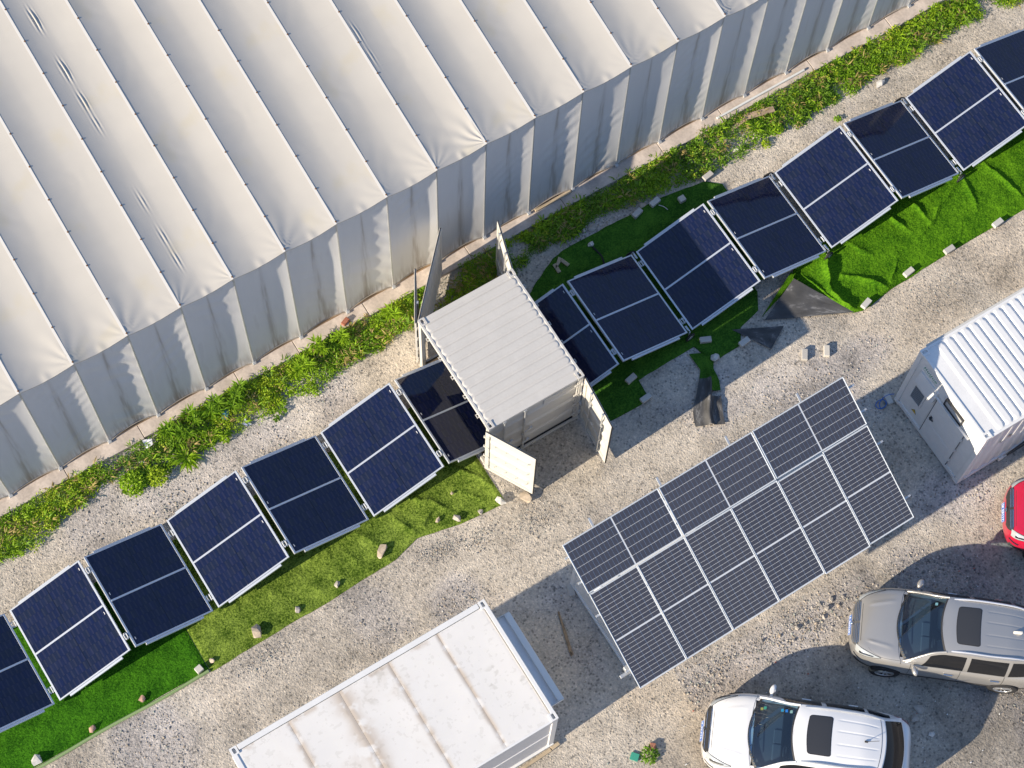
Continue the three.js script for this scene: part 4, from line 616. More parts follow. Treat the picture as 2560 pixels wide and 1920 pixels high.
const wood = std([0.52, 0.37, 0.23], 0.85, { map: woodTex }), woodPale = std([0.62, 0.51, 0.36], 0.85, { map: woodTex }), woodOld = std([0.50, 0.38, 0.28], 0.88, { map: woodTex });
{ const T = thing('timber_stake', 'splintered wooden stake lying in the shade beside the solar array', 'stake', [-2.10, 0, 5.63]); const g = new THREE.CylinderGeometry(0.018, 0.042, 1.05, 7, 6); const p = g.attributes.position, R = rng(8); for (let i = 0; i < p.count; i++) p.setXYZ(i, p.getX(i) + 0.012 * (R() - 0.5), p.getY(i) + (p.getY(i) < -0.5 ? 0.12 * R() : 0), p.getZ(i) + 0.012 * (R() - 0.5)); g.rotateZ(Math.PI / 2); g.rotateY(Math.atan2(-1.03, -0.28)); g.translate(0, 0.045, 0); mesh('shaft', metreUV(g), wood, T); }
{ const o = mesh('timber_board', M(plankBetween([8.0, 0.10, -2.86], [8.45, 0.16, -2.9], 0.10, 0.03), plankBetween([8.42, 0.15, -2.95], [9.16, 0.20, -2.76], 0.15, 0.035)), woodOld); tag(o, 'weathered broken timber board lying in the sunlit weeds', 'board'); }
for (const [x, z, l, w, r, n] of [[2.50, -2.03, 0.30, 0.10, 0.5, 'tapered'], [2.66, -1.95, 0.22, 0.075, 1.9, 'upright'], [2.42, -1.92, 0.24, 0.08, 1.55, 'slanting']]) { const s = new THREE.Shape(); s.moveTo(-l / 2, -w / 2); s.lineTo(l / 2, -w / 2); s.lineTo(l / 2, w / 2); s.lineTo(-l / 2, n === 'tapered' ? -w * 0.2 : w / 2); const g = new THREE.ExtrudeGeometry(s, { depth: 0.035, bevelEnabled: true, bevelSize: 0.004, bevelThickness: 0.004, bevelSegments: 1 }); g.rotateX(-Math.PI / 2); const o = mesh('wood_offcut', metreUV(g), woodPale); o.position.set(x, 0.05, z); o.rotation.y = r; tag(o, `${n} pale wood offcut of three on the shaded deep green turf`, 'wood offcut'); }
tag(mesh('plastic_pipe', bar([7.84, 0.165, -3.27], [10.42, 0.165, -3.29], 0.032, 12), std([0.75, 0.75, 0.73], 0.4)), 'long white plastic pipe lying on the tent kerb', 'pipe');
tag(mesh('loose_plank', plankBetween([2.75, 0.17, -3.42], [3.75, 0.17, -3.42], 0.07, 0.04), woodPale), 'short pale plank at the foot of the tent wall', 'plank');
tag(mesh('timber_sleeper', M(plankBetween([-4.9, 0.04, 7.66], [-3.72, 0.04, 7.62], 0.07, 0.05), plankBetween([-3.70, 0.05, 7.60], [-3.5, 0.05, 7.58], 0.1, 0.05)), woodPale), 'pale timber strip on the gravel along the site cabin wall', 'timber');
function sheetScrap(name, x, z, w, d, c, label, seed, y = 0.02) { const o = mesh(name, surf((a, b) => [(a - 0.5) * w * (0.8 + 0.3 * b), 0.05 * fbm(a * 3 + seed, b * 3, 461, 2), (b - 0.5) * d * (0.75 + 0.4 * a)], 8, 8), std(c, 0.45)); o.position.set(x, y, z); o.rotation.y = seed; return tag(o, label, 'litter'); }
sheetScrap('plastic_bag', -5.99, -2.69, 0.26, 0.16, [0.10, 0.36, 0.62], 'blue crumpled plastic bag under the spiky weeds', 1, 0.12);
sheetScrap('plastic_wrapper', -5.67, -2.29, 0.20, 0.13, [0.42, 0.46, 0.74], 'pale violet wrapper on the gravel beside the weeds', 2);
sheetScrap('paper_scrap', -7.8, -2.96, 0.20, 0.2, [0.74, 0.75, 0.80], 'white paper scrap standing in the weeds by the tent kerb', 3, 0.16);
sheetScrap('plastic_film', -6.59, -2.9, 0.14, 0.18, [0.60, 0.74, 0.74], 'pale turquoise film caught in weeds beside spiky plants', 4, 0.14);
{ const o = mesh('tile_fragment', bx(0.17, 0.02, 0.18, 0, 0, 0, 0.004), std([0.06, 0.34, 0.24], 0.4)); o.position.set(-2.27, 0.02, 8.68); o.rotation.y = 0.7; tag(o, 'teal green tile fragment lying by a weed near the white car', 'tile'); }
{ const c = new THREE.CatmullRomCurve3([[3.44, 0.07, -1.95], [3.47, 0.06, -1.80], [3.49, 0.06, -1.65], [3.43, 0.07, -1.42]].map((p) => new THREE.Vector3(...p))); tag(mesh('black_strap', new THREE.TubeGeometry(c, 16, 0.022, 6), rubber), 'black strap running from a pale rock to the panels', 'strap'); }
{ const p = []; for (let i = 0; i < 30; i++) { const a = i * 0.42; p.push(new THREE.Vector3(6.98 + 0.13 * Math.cos(a) + (i > 20 ? (i - 20) * 0.03 : 0), 0.02 + 0.002 * i, 4.82 + 0.10 * Math.sin(a))); } tag(mesh('blue_hose', new THREE.TubeGeometry(new THREE.CatmullRomCurve3(p), 80, 0.012, 6), std([0.05, 0.16, 0.48], 0.5)), 'loosely coiled blue hose at the equipment container corner', 'hose'); }
tag(mesh('cord', new THREE.TubeGeometry(new THREE.CatmullRomCurve3([[5.38, 0.06, -2.08], [5.46, 0.06, -1.98], [5.5, 0.06, -1.86]].map((p) => new THREE.Vector3(...p))), 10, 0.01, 5), std([0.6, 0.6, 0.6], 0.6)), 'short pale cord hanging off a block on deep green turf', 'cord');

// ------------------------------------------------------------------ weeds along the kerb
function leafGeo(len, wid, fold, droop) {
  const n = 3, pos = [], idx = [];
  for (let i = 0; i <= n; i++) { const t = i / n, w = wid * Math.sin(Math.PI * (0.12 + 0.88 * t) * 0.98) * (1 - 0.25 * t), y = len * 0.28 * Math.sin(t * 1.6) - droop * t * t, x = len * t; pos.push(x, y + fold * w, -w, x, y, 0, x, y + fold * w, w); }
  for (let i = 0; i < n; i++) { const a = i * 3; idx.push(a, a + 1, a + 3, a + 1, a + 4, a + 3, a + 1, a + 2, a + 4, a + 2, a + 5, a + 4); }
  const g = new THREE.BufferGeometry(); g.setAttribute('position', new THREE.Float32BufferAttribute(pos, 3)); g.setIndex(idx); g.computeVertexNormals(); return g;
}
const broad = leafGeo(1, 0.42, 0.35, 0.25), lance = leafGeo(1, 0.10, 0.4, 0.35);
const leafM = phy([1, 1, 1], 0.55, { transmission: 0.35, thickness: 0, specularIntensity: 0.4 });
const m4 = new THREE.Matrix4(), eu = new THREE.Euler(), qq = new THREE.Quaternion(), v1 = new THREE.Vector3(), v2 = new THREE.Vector3(), cc = new THREE.Color();
const hues = [[0.15, 0.28, 0.012], [0.22, 0.36, 0.014], [0.29, 0.40, 0.018], [0.11, 0.22, 0.014], [0.36, 0.42, 0.04], [0.16, 0.28, 0.03], [0.34, 0.27, 0.10]];
function clumpLeaves(list, R, x, z, r, h, n, size, hue, kind) {
  for (let i = 0; i < n; i++) {
    const a = R() * 6.283, q = Math.sqrt(R()), up = Math.pow(R(), 0.6), px = x + r * q * Math.cos(a), pz = z + r * q * Math.sin(a), py = h * up * (1 - 0.6 * q * q) + 0.01;
    list.push([px, py, pz, kind === 'lance' ? a + (R() - 0.5) : R() * 6.283, kind === 'lance' ? 0.15 + 0.7 * (1 - q) * R() : -0.2 + 0.9 * R(), (R() - 0.5) * 0.9, size * (0.55 + 0.8 * R()), hue, 0.62 + 0.38 * up + 0.25 * R()]);
  }
}
function leavesMesh(name, geo, list, parent, ox = 0, oz = 0) {
  const im = new THREE.InstancedMesh(geo, leafM, list.length);
  list.forEach((l, i) => { eu.set(l[5], -l[3], l[4], 'YZX'); qq.setFromEuler(eu); m4.compose(v1.set(l[0] - ox, l[1], l[2] - oz), qq, v2.set(l[6], l[6], l[6])); im.setMatrixAt(i, m4); const c = hues[l[7]], k = 0.95 + 0.65 * hash2(i, 5, 7); im.setColorAt(i, cc.setRGB(c[0] * k, c[1] * k, c[2] * k)); });
  im.name = parent ? name : numbered(name); im.castShadow = im.receiveShadow = true; (parent || scene).add(im); return im;
}
const weedEdge = interp([[-20, -2.3], [-12, -2.25], [-11, -2.15], [-10.2, -2.55], [-8.9, -2.5], [-8.5, -2.2], [-7, -2.25], [-5.9, -2.2], [-5, -2.3], [-3.7, -2.22], [-2.5, -2.3], [-1.4, -2.45], [0.6, -2.3], [1.6, -2.35], [2.2, -2.5], [3.9, -2.55], [5.6, -2.45], [7, -2.2], [7.8, -2.2], [9, -2.25], [10.6, -2.2], [12, -2.3], [13.5, -2.35], [16, -2.25], [20, -2.25]]);
{
  const R = rng(77), list = [], list2 = [];
  for (let i = 0; i < 8200; i++) {
    const x = -18 + 36 * R(), e = weedEdge(x) + 0.22 * (vn(x * 1.8, 4, 471) - 0.5), z = -3.12 + (e + 3.12) * R(), bare = fbm(x * 1.1 + 30, z * 1.6 + 30, 473, 3);
    const lim = x > 2.2 ? 0.27 : 0.32; if (bare < lim || (bare < lim + 0.08 && R() < 0.6)) continue;
    const near = (e - z) / 0.9, hueB = vn(x * 0.7, z * 1.2, 475), hu = hueB < 0.3 ? 3 : hueB < 0.5 ? 0 : hueB < 0.68 ? 1 : hueB < 0.82 ? 2 : R() < 0.4 ? 4 : 1;
    clumpLeaves(list, R, x, z, 0.07 + 0.07 * R(), (0.06 + 0.30 * R() * R() + 0.08 * vn(x * 1.5, z * 2, 479)) * (0.6 + 0.6 * clamp(near)), 18, 0.026 + 0.022 * vn(x * 0.9, z * 2, 477), R() < 0.25 ? Math.floor(R() * 7) : hu, 'broad');
    if (R() < 0.07) clumpLeaves(list2, R, x, z, 0.09, 0.22, 14, 0.14, R() < 0.3 ? 6 : R() < 0.6 ? 1 : 5, 'lance');
  }
  const s = new THREE.Group(); s.name = numbered('ground_cover'); scene.add(s); tag(s, 'strip of low leafy weeds growing between tent kerb and gravel', 'weeds'); s.userData.kind = 'stuff';
  leavesMesh('broad_leaves', broad, list, s); leavesMesh('narrow_leaves', lance, list2, s);
}
// plants that stand out one by one
let wp = 0;
function plant(x, z, label, r, h, kind, hue, n) { const R = rng(900 + wp++), l = [], T = thing('weed_plant', label, 'weed', [x, 0, z]); if (kind === 'spiky') { for (let k = 0; k < 5; k++) { const a = R() * 6.28, d = k ? r * 0.6 : 0, cx = x + d * Math.cos(a), cz = z + d * Math.sin(a); for (let i = 0; i < n / 5; i++) { const b = R() * 6.283; l.push([cx + 0.02 * Math.cos(b), h * (0.5 + 0.5 * R()), cz + 0.02 * Math.sin(b), b, 0.05 + 0.5 * R(), 0, 0.13 + 0.10 * R(), hue, 1]); } } mesh('stem', bar([0, 0, 0], [0, h, 0], 0.008, 5), std([0.1, 0.15, 0.03], 0.8), T); } else { clumpLeaves(l, R, x, z, r, h, n, kind === 'grass' ? 0.28 : 0.05, hue, kind === 'grass' ? 'lance' : 'broad'); mesh('stem', bar([0, 0, 0], [0, h * 0.6, 0], 0.006, 5), std([0.1, 0.15, 0.03], 0.8), T); } leavesMesh('leaves', kind === 'bush' ? broad : lance, l, T, x, z).userData.kind = 'stuff'; }
for (const [x, z] of [[-6.66, -2.98], [-6.26, -2.80], [-5.7, -2.80], [-5.48, -3.0], [-7.22, -3.0], [-6.95, -2.75], [-5.95, -3.02], [-2.9, -2.9], [-3.4, -3.0], [-1.5, -2.9], [-3.9, -2.75]]) { plant(x, z, 'spiky long-leaved weed among the plants along the tent kerb', 0.2, 0.34, 'spiky', x < -5 ? 0 : 1, 90); scene.children[scene.children.length - 1].userData.group = 'spiky weeds along the tent kerb'; }
plant(-7.23, -2.24, 'grass tuft with long arching blades at the weed edge', 0.10, 0.16, 'grass', 1, 70);
plant(-8.53, -2.32, 'rounded leafy bush standing out on the gravel, wider of two', 0.30, 0.28, 'bush', 1, 620);
plant(-8.01, -2.20, 'rounded leafy bush beside the wider one on the gravel', 0.24, 0.24, 'bush', 2, 440);
plant(-6.25, -2.24, 'small leafy bush with a bare stalk at the weed edge', 0.14, 0.18, 'bush', 1, 180);
plant(-4.82, -2.14, 'tiny upright weed on the gravel, larger of a pair', 0.10, 0.10, 'bush', 0, 70);
plant(-5.04, -2.04, 'tiny weed on the gravel, smaller of a pair', 0.08, 0.08, 'bush', 3, 45);
plant(8.52, -2.12, 'small weed tuft alone on gravel opposite the sun-facing panels', 0.12, 0.10, 'bush', 2, 90);
plant(10.4, -1.80, 'tiny weed on the gravel close to the panels', 0.09, 0.07, 'bush', 0, 40);
plant(8.96, -2.30, 'leafy weed leaning out over the gravel by the timber board', 0.16, 0.18, 'bush', 1, 160);
plant(-1.98, 8.81, 'dark leafy weed between broken brick and teal tile', 0.20, 0.12, 'bush', 3, 200);

// ------------------------------------------------------------------ parked cars (local +x runs from nose to tail, +z is the car's left)
const glassWind = phy([0.50, 0.68, 0.82], 0.0, { transmission: 1, thickness: 0, ior: 2.0 });
const glassDark = phy([0.012, 0.013, 0.016], 0.05, { specularIntensity: 0.75 });
const chrome = std([0.75, 0.76, 0.78], 0.12, { metalness: 1 }), lampGlass = phy([0.50, 0.53, 0.54], 0.12, { clearcoat: 1, clearcoatRoughness: 0.02, metalness: 0.25 });
const tailRed = phy([0.45, 0.012, 0.014], 0.15, { clearcoat: 1 }), trim = std([0.03, 0.03, 0.032], 0.5), interiorM = std([0.085, 0.09, 0.10], 0.8), seatM = std([0.28, 0.25, 0.22], 0.85), alloy = std([0.66, 0.67, 0.68], 0.28, { metalness: 0.8 });
const cladM = std([0.045, 0.045, 0.047], 0.7);
const sparkle = tex(256, 256, (u, v, i, j) => 0.92 + 0.08 * hash2(i, j, 12));
function makeCar(o) {
  const L = o.L, T = thing(o.name, o.label, 'car', [o.x, 0, o.z], -o.heading * Math.PI / 180, 'cars parked in the yard');
  const paint = phy(o.color, o.rough ?? 0.35, { clearcoat: 1, clearcoatRoughness: 0.04, metalness: o.metal ?? 0 });
  const sc = L / 4.45, X = (x) => (x < 1.03 ? 1.03 - (1.03 - x) * 0.84 : x > 3.9 ? 3.9 + (x - 3.9) * (1 + o.tail) : x) * sc - L / 2;
  const W = smooth([[0, 0.30], [0.04, 0.47], [0.12, 0.62], [0.3, 0.75], [0.65, 0.85], [1.05, 0.897], [1.5, 0.91], [3.2, 0.91], [3.8, 0.885], [4.15, 0.83], [4.36, 0.72], [4.45, 0.50]]);
  const TOP = smooth([[0, 0.66], [0.06, 0.78], [0.16, 0.86], [0.35, 0.925], [0.7, 0.985], [1.05, 1.03], [1.3, 1.05], [3.9, 1.08], [4.2, 1.07], [4.37, 0.99], [4.45, 0.78]]);
  const BOT = smooth([[0, 0.36], [0.2, 0.24], [0.6, 0.22], [3.9, 0.23], [4.25, 0.27], [4.45, 0.40]]);
  const cache = new Map();
  function curve(x) {
    const k = x.toFixed(4); if (cache.has(k)) return cache.get(k);
    const w = W(x), y0 = BOT(x), h = TOP(x) - y0, c = 0.035 * sstep(0.1, 0.8, x) * (1 - sstep(1.0, 1.4, x));
    const cv = new THREE.CatmullRomCurve3([[0, y0], [0.80 * w, y0], [0.93 * w, y0 + 0.05 * h], [0.99 * w, y0 + 0.22 * h], [w, y0 + 0.45 * h], [0.985 * w, y0 + 0.68 * h], [0.955 * w, y0 + 0.83 * h], [0.89 * w, y0 + 0.94 * h], [0.78 * w, y0 + h], [0.45 * w, y0 + h + c * 0.8], [0, y0 + h + c]].map(([z, y]) => new THREE.Vector3(0, y, z)), false, 'centripetal');
    const pts = cv.getPoints(60); cache.set(k, pts); return pts;
  }
  // point on the half section, t 0 bottom middle .. 1 top middle, side +1/-1, pushed out by off
  function P(x, t, s, off = 0) {
    const pt = curve(x), f = clamp(t) * 60, i = Math.min(59, Math.floor(f)), a = pt[i], b = pt[i + 1], z = lerp(a.z, b.z, f - i); let y = lerp(a.y, b.y, f - i);
    if (x > 0.3 && x < 1.1) y += o.crease * Math.exp(-(((z - lerp(0.34, 0.52, x)) / 0.035) ** 2)) * sstep(0.3, 0.5, x) * (1 - sstep(0.85, 1.08, x));
    if (off) { const ny = b.z - a.z, nz = -(b.y - a.y), l = Math.hypot(ny, nz) || 1, px = x < 0.3 ? -(0.3 - x) / 0.3 * 0.8 : x > 4.2 ? (x - 4.2) / 0.25 * 0.8 : 0; return [X(x) - off * px, y + off * ny / l, s * (z + off * nz / l)]; }
    return [X(x), y, s * z];
  }
  // closed lower body
  {
    const xs = []; for (let i = 0; i <= 72; i++) { const t = i / 72; xs.push(4.45 * (0.5 - 0.5 * Math.cos(Math.PI * t)) * 0.55 + 4.45 * t * 0.45); }
    const m = 44, ring = [], pos = [], idx = [];
    xs.forEach((x) => { for (let j = 0; j <= m; j++) pos.push(...P(x, j / m, 1)); for (let j = m - 1; j >= 1; j--) pos.push(...P(x, j / m, -1)); });
    const n = 2 * m; for (let i = 0; i < xs.length - 1; i++) for (let j = 0; j < n; j++) { const a = i * n + j, b = i * n + (j + 1) % n, c = a + n, d = b + n; idx.push(a, b, c, b, d, c); }
    for (const [e, f] of [[0, 1], [xs.length - 1, 0]]) { const k = pos.length / 3; let cy = 0; for (let j = 0; j < n; j++) cy += pos[(e * n + j) * 3 + 1]; pos.push(X(xs[e]) + (e ? 0.012 : -0.012), cy / n, 0); for (let j = 0; j < n; j++) { const a = e * n + j, b = e * n + (j + 1) % n; f ? idx.push(k, b, a) : idx.push(k, a, b); } }
    let g = new THREE.BufferGeometry(); g.setAttribute('position', new THREE.Float32BufferAttribute(pos, 3)); g.setIndex(idx);
    let vol = 0; const A = new THREE.Vector3(), B = new THREE.Vector3(), C = new THREE.Vector3(), p = g.attributes.position; for (let i = 0; i < idx.length; i += 3) { A.fromBufferAttribute(p, idx[i]); B.fromBufferAttribute(p, idx[i + 1]); C.fromBufferAttribute(p, idx[i + 2]); vol += A.dot(B.cross(C)); }
    if (vol < 0) { for (let i = 0; i < idx.length; i += 3) [idx[i], idx[i + 1]] = [idx[i + 1], idx[i]]; g.setIndex(idx); }
    g.computeVertexNormals(); g.setAttribute('uv', new THREE.Float32BufferAttribute(new Float32Array(pos.length / 3 * 2), 2));
    const ev = new Evaluator(); ev.useGroups = false; let br = new Brush(g); br.updateMatrixWorld();
    const cut = (geo) => { const b = new Brush(geo); b.updateMatrixWorld(); br = ev.evaluate(br, b, SUBTRACTION); br.updateMatrixWorld(); };
    for (const wx of [o.wf, o.wr]) for (const s of [-1, 1]) { const c = new THREE.CylinderGeometry(0.375, 0.375, 0.34, 36); c.rotateX(Math.PI / 2); c.translate(X(wx), 0.34, s * 0.80); cut(c); }
    { const c = new THREE.BoxGeometry(2.78 * sc, 0.9, 1.40); c.translate(X(2.56), 0.97, 0); cut(c); }
    mesh('body', br.geometry, paint, T);
  }
  const patch = (name, m, x0, x1, t0, t1, s, off, nx = 20, nt = 8) => mesh(name, surf((a, b) => { const x = lerp(x0, x1, a); const ta = typeof t0 === 'function' ? t0(a) : t0, tb = typeof t1 === 'function' ? t1(a) : t1; return P(x, lerp(ta, tb, b), s, off); }, nx, nt), m, T);
  // bonnet: its own sheet, a shut line round it
  mesh('bonnet_gap', surf((a, b) => { const x = lerp(0.20, 1.11 + 0.10 * (2 * b - 1) ** 2, a), q = 2 * b - 1, lim = lerp(0.86, 0.725, sstep(0, 0.6, a)); return P(x, 1 - (1 - lim) * Math.abs(q), q < 0 ? -1 : 1, -0.003); }, 30, 40), trim, T);
  mesh('bonnet', surf((a, b) => { const x = lerp(0.212, 1.10 + 0.10 * (2 * b - 1) ** 2, a), q = 2 * b - 1, lim = lerp(0.855, 0.733, sstep(0, 0.6, a)); return P(x, 1 - (1 - lim) * Math.abs(q), q < 0 ? -1 : 1, -0.0075); }, 40, 60), paint, T);
  for (const s of [-1, 1]) {
    const lamp = patch('headlight', lampGlass, 0.11, 0.74, (a) => lerp(0.585, 0.70, a), (a) => lerp(0.80, 0.715, Math.pow(a, 1.3)), s, -0.006, 22, 8);
    mesh('lens', surf((a, b) => P(lerp(0.2, 0.55, a), lerp(0.64, 0.69, a) + 0.055 * (1 - 0.6 * a) * b, s, -0.010), 8, 4), o.lampDark ? trim : chrome, lamp);
    mesh('rim', M([0, 1].map((e) => new THREE.TubeGeometry(new THREE.CatmullRomCurve3([0, 0.25, 0.5, 0.75, 1].map((a) => new THREE.Vector3(...P(lerp(0.11, 0.74, a), e ? lerp(0.80, 0.715, Math.pow(a, 1.3)) : lerp(0.585, 0.70, a), s, -0.005)))), 20, 0.006, 5))), trim, lamp);
    patch('fog_trim', o.fog || trim, 0.10, 0.34, 0.43, 0.47, s, -0.004, 10, 3);
    patch('sill_cladding', cladM, 0.15, 4.3, 0.23, 0.36, s, -0.003, 60, 3);
    patch('tail_light', tailRed, 4.08, 4.38, (a) => lerp(0.60, 0.52, a), (a) => lerp(0.66, 0.72, a), s, -0.006, 12, 6);
    for (const x of [1.42, 2.48, 3.42]) patch('door_seam', trim, x, x + 0.011, 0.37, 0.70, s, -0.002, 1, 20);
    patch('fender_seam', trim, 1.20, 1.21, 0.66, 0.735, s, -0.002, 1, 8);
  }
  for (const s of [-1, 1]) patch('grille', o.grille || trim, 0.006, 0.15, (a) => lerp(0.62, 0.80, a), 1, s, -0.004, 10, 20);
  for (const s of [-1, 1]) for (const [x, t0] of o.slats) mesh('chrome_strip', new THREE.TubeGeometry(new THREE.CatmullRomCurve3([0, 0.3, 0.6, 1].map((a) => new THREE.Vector3(...P(x, lerp(t0, 0.99, a), s, -0.008)))), 16, 0.0105, 6), chrome, T);
  { const b = mesh('badge', new THREE.TorusGeometry(0.045, 0.011, 8, 20), chrome, T); b.position.set(X(-0.012), 0.72, 0); b.rotation.y = Math.PI / 2; b.rotation.order = 'YXZ'; }
  { const pl = canvasTex(220, 70, (c) => { c.fillStyle = '#1f5fb8'; c.fillRect(0, 0, 220, 70); c.strokeStyle = '#e8eef5'; c.lineWidth = 4; c.strokeRect(4, 4, 212, 62); c.fillStyle = '#f2f6fb'; c.font = 'bold 50px sans-serif'; c.fillText(o.plate, 14, 53, 192); }); const g = bx(0.012, 0.14, 0.44); const p = g.attributes.position, uv = g.attributes.uv; for (let i = 0; i < p.count; i++) uv.setXY(i, p.getZ(i) / 0.44 + 0.5, p.getY(i) / 0.14 + 0.5); g.rotateZ(-0.18); g.translate(X(-0.03), 0.52, 0); mesh('number_plate', g, std([1, 1, 1], 0.4, { map: pl }), T); }
  // ---- glasshouse
  const H = o.H, dr = H - 1.66;
  const wsB = (t) => [X(1.03 + 0.26 * t * t), 1.055 - 0.01 * t * t, 0.775 * t], wsT = (t) => [X(1.95 + 0.11 * t * t), H - 0.075 - 0.04 * t * t, 0.60 * t];
  const rwB = (t) => [X(4.30 - 0.10 * t * t), 1.10, 0.70 * t], rwT = (t) => [X(3.86 - 0.07 * t * t), H - 0.10 - 0.035 * t * t, 0.56 * t];
  const rule = (f0, f1, nb, ns, bul, i0 = 0, i1 = 1, w = 1) => surf((a, b) => { const t = (2 * a - 1) * w, s = lerp(i0, i1, b), A = f0(t), B = f1(t), k = bul * Math.sin(Math.PI * s); return [lerp(A[0], B[0], s) - k * 0.45 * (bul > 0 ? 1 : -1) * (f0 === wsB ? 1 : -1), lerp(A[1], B[1], s) + Math.abs(k) * 0.9, lerp(A[2], B[2], s)]; }, nb, ns);
  mesh('windscreen', rule(wsB, wsT, 26, 16, 0.03, 0.03, 0.985, 0.955), glassWind, T);
  mesh('windscreen_band', M(rule(wsB, wsT, 26, 3, 0.03, -0.01, 0.055, 0.985), rule(wsB, wsT, 26, 2, 0.032, 0.945, 1.0, 0.97)), trim, T);
  mesh('rear_window', rule(rwB, rwT, 20, 10, 0.03, 0.06, 0.94, 0.92), glassDark, T);
  mesh('tailgate', rule(rwB, rwT, 20, 10, 0.022, 0, 1, 1), paint, T);
  const rail = (s, x) => { const y = smooth([[1.29, 1.045], [1.6, H - 0.36], [2.06, H - 0.115], [2.7, H - 0.075], [3.4, H - 0.085], [3.79, H - 0.135], [4.2, 1.10]])(x), z = smooth([[1.29, 0.775], [2.06, 0.60], [2.8, 0.615], [3.4, 0.60], [3.79, 0.56], [4.2, 0.70]])(x); return [x, y, s * z]; };
  const beltZ = smooth([[1.29, 0.785], [1.8, 0.84], [3.3, 0.845], [4.2, 0.715]]), beltY = smooth([[1.29, 1.035], [2, 1.055], [4.2, 1.085]]);
  const sideP = (s, x, f, off = 0) => { const r = rail(s, x); return [X(x), lerp(r[1], beltY(x), f) + off * 0.35, lerp(r[2], s * beltZ(x), f) + s * (0.028 * Math.sin(Math.PI * f) + off)]; };
  for (const s of [-1, 1]) {
    mesh('side_frame', surf((a, b) => sideP(s, lerp(1.29, 4.2, a), b), 60, 8), paint, T);
    for (const [x0, x1, sl0, sl1] of [[1.62, 2.50, 0.28, 0.0], [2.60, 3.40, 0.0, 0.05], [3.47, 3.95, 0.03, 0.02]])
      mesh('side_window', surf((a, b) => { const x = lerp(x0, x1, a); return sideP(s, x + (1 - b) * (a < 0.5 ? sl0 * (1 - 2 * a) : 0) * 0.5, lerp(0.14, 0.94, b), 0.006); }, 18, 6), glassDark, T);
    mesh('pillar', new THREE.TubeGeometry(new THREE.CatmullRomCurve3([1.25, 1.4, 1.6, 1.8, 2.06].map((x) => { const r = rail(s, x); return new THREE.Vector3(X(x), r[1] + 0.004, r[2]); })), 20, 0.026, 8), paint, T);
    // mirror
    const mg = new THREE.SphereGeometry(0.1, 16, 12); mg.scale(0.62, 0.68, 1.15); mg.rotateY(s * 0.35); mg.translate(X(1.50), 1.08, s * 0.975); const mm = mesh('mirror', M(mg, bx(0.06, 0.03, 0.14, X(1.48), 1.03, s * 0.90, 0.01)), paint, T);
    mesh('mirror_glass', bx(0.006, 0.09, 0.15, X(1.555), 1.08, s * 0.97), chrome, mm);
    // roof rail
    const rr = [2.15, 2.5, 3.0, 3.5, 3.8].map((x, i) => { const r = rail(s, x); return new THREE.Vector3(X(x), r[1] + (i === 0 || i === 4 ? 0.01 : 0.055), r[2] * 0.955); });
    mesh('roof_rail', new THREE.TubeGeometry(new THREE.CatmullRomCurve3(rr), 30, 0.021, 8), o.rail, T);
    for (const x of [1.95, 2.95]) mesh('door_handle', bx(0.2 * sc, 0.035, 0.03, X(x + 0.3), 0.87, s * 0.905, 0.01), o.handle || paint, T);
    for (const wx of [o.wf, o.wr]) {
      const w = part('wheel', T); w.position.set(X(wx), 0.335, s * 0.815);
      const prof = [[0.21, -0.10], [0.30, -0.105], [0.335, -0.075], [0.335, 0.075], [0.30, 0.105], [0.21, 0.10]].map(([r, y]) => new THREE.Vector2(r, y)); const tg = new THREE.LatheGeometry(prof, 36); tg.rotateX(Math.PI / 2); mesh('tyre', tg, rubber, w);
      const sp = [cyl(0.055, 0.03, 0, 0, s * 0.075, 'z', 16)]; for (let i = 0; i < 10; i++) { const b = bx(0.19, 0.032, 0.022, 0.125, 0, s * 0.07, 0.004); b.rotateZ((Math.floor(i / 2) * 72 + (i % 2 ? 15 : -15)) * Math.PI / 180); sp.push(b); } const ring = new THREE.TorusGeometry(0.213, 0.016, 8, 36); ring.translate(0, 0, s * 0.082); sp.push(ring);
      mesh('rim', M(sp), alloy, w); mesh('brake_disc', cyl(0.18, 0.02, 0, 0, s * 0.02, 'z', 24), darkSteel, w);
    }
  }
  // roof sheet with pressed lines
  const roofP = (a, b, off = 0) => { const x = lerp(1.93 + 0.12 * b * b, 3.87 - 0.08 * b * b, a), r = rail(1, clamp(x, 2.0, 3.85)), hw = r[2] + 0.012, cy = smooth([[1.9, H - 0.085], [2.2, H - 0.035], [2.7, H], [3.3, H - 0.012], [3.88, H - 0.095]])(x); let y = lerp(cy, r[1] + 0.01, b * b * b * b * 0.75 + 0.25 * b * b); if (a > 0.46 && a < 0.94) for (const c of [0.22, 0.60]) y -= 0.007 * Math.exp(-(((Math.abs(b) - c) / 0.022) ** 2)) * sstep(0.46, 0.5, a) * (1 - sstep(0.9, 0.94, a)); return [X(x), y + off, hw * b]; };
  mesh('roof', surf((a, b) => roofP(a, 2 * b - 1), 60, 110), paint, T);
  const sun = (g, lim) => surf((a, b) => { const e = Math.min(a, 1 - a), rr = 0.16, cut = e < rr ? 1 - Math.sqrt(1 - ((rr - e) / rr) ** 2) : 0, q = (2 * b - 1) * (1 - 0.09 * cut); return roofP(lerp(0.155 - g, 0.40 + g, a), q * lim, 0.006 + (g ? -0.003 : 0)); }, 20, 26);
  mesh('sunroof_seal', sun(0.010, 0.675), trim, T); mesh('sunroof', sun(0, 0.645), phy([0.035, 0.036, 0.04], 0.5, { map: sparkle, clearcoat: 0.35, clearcoatRoughness: 0.3 }), T);
  mesh('rear_seam', surf((a, b) => roofP(0.955 + 0.005 * a, (2 * b - 1) * 0.93, 0.0035), 1, 30), trim, T);
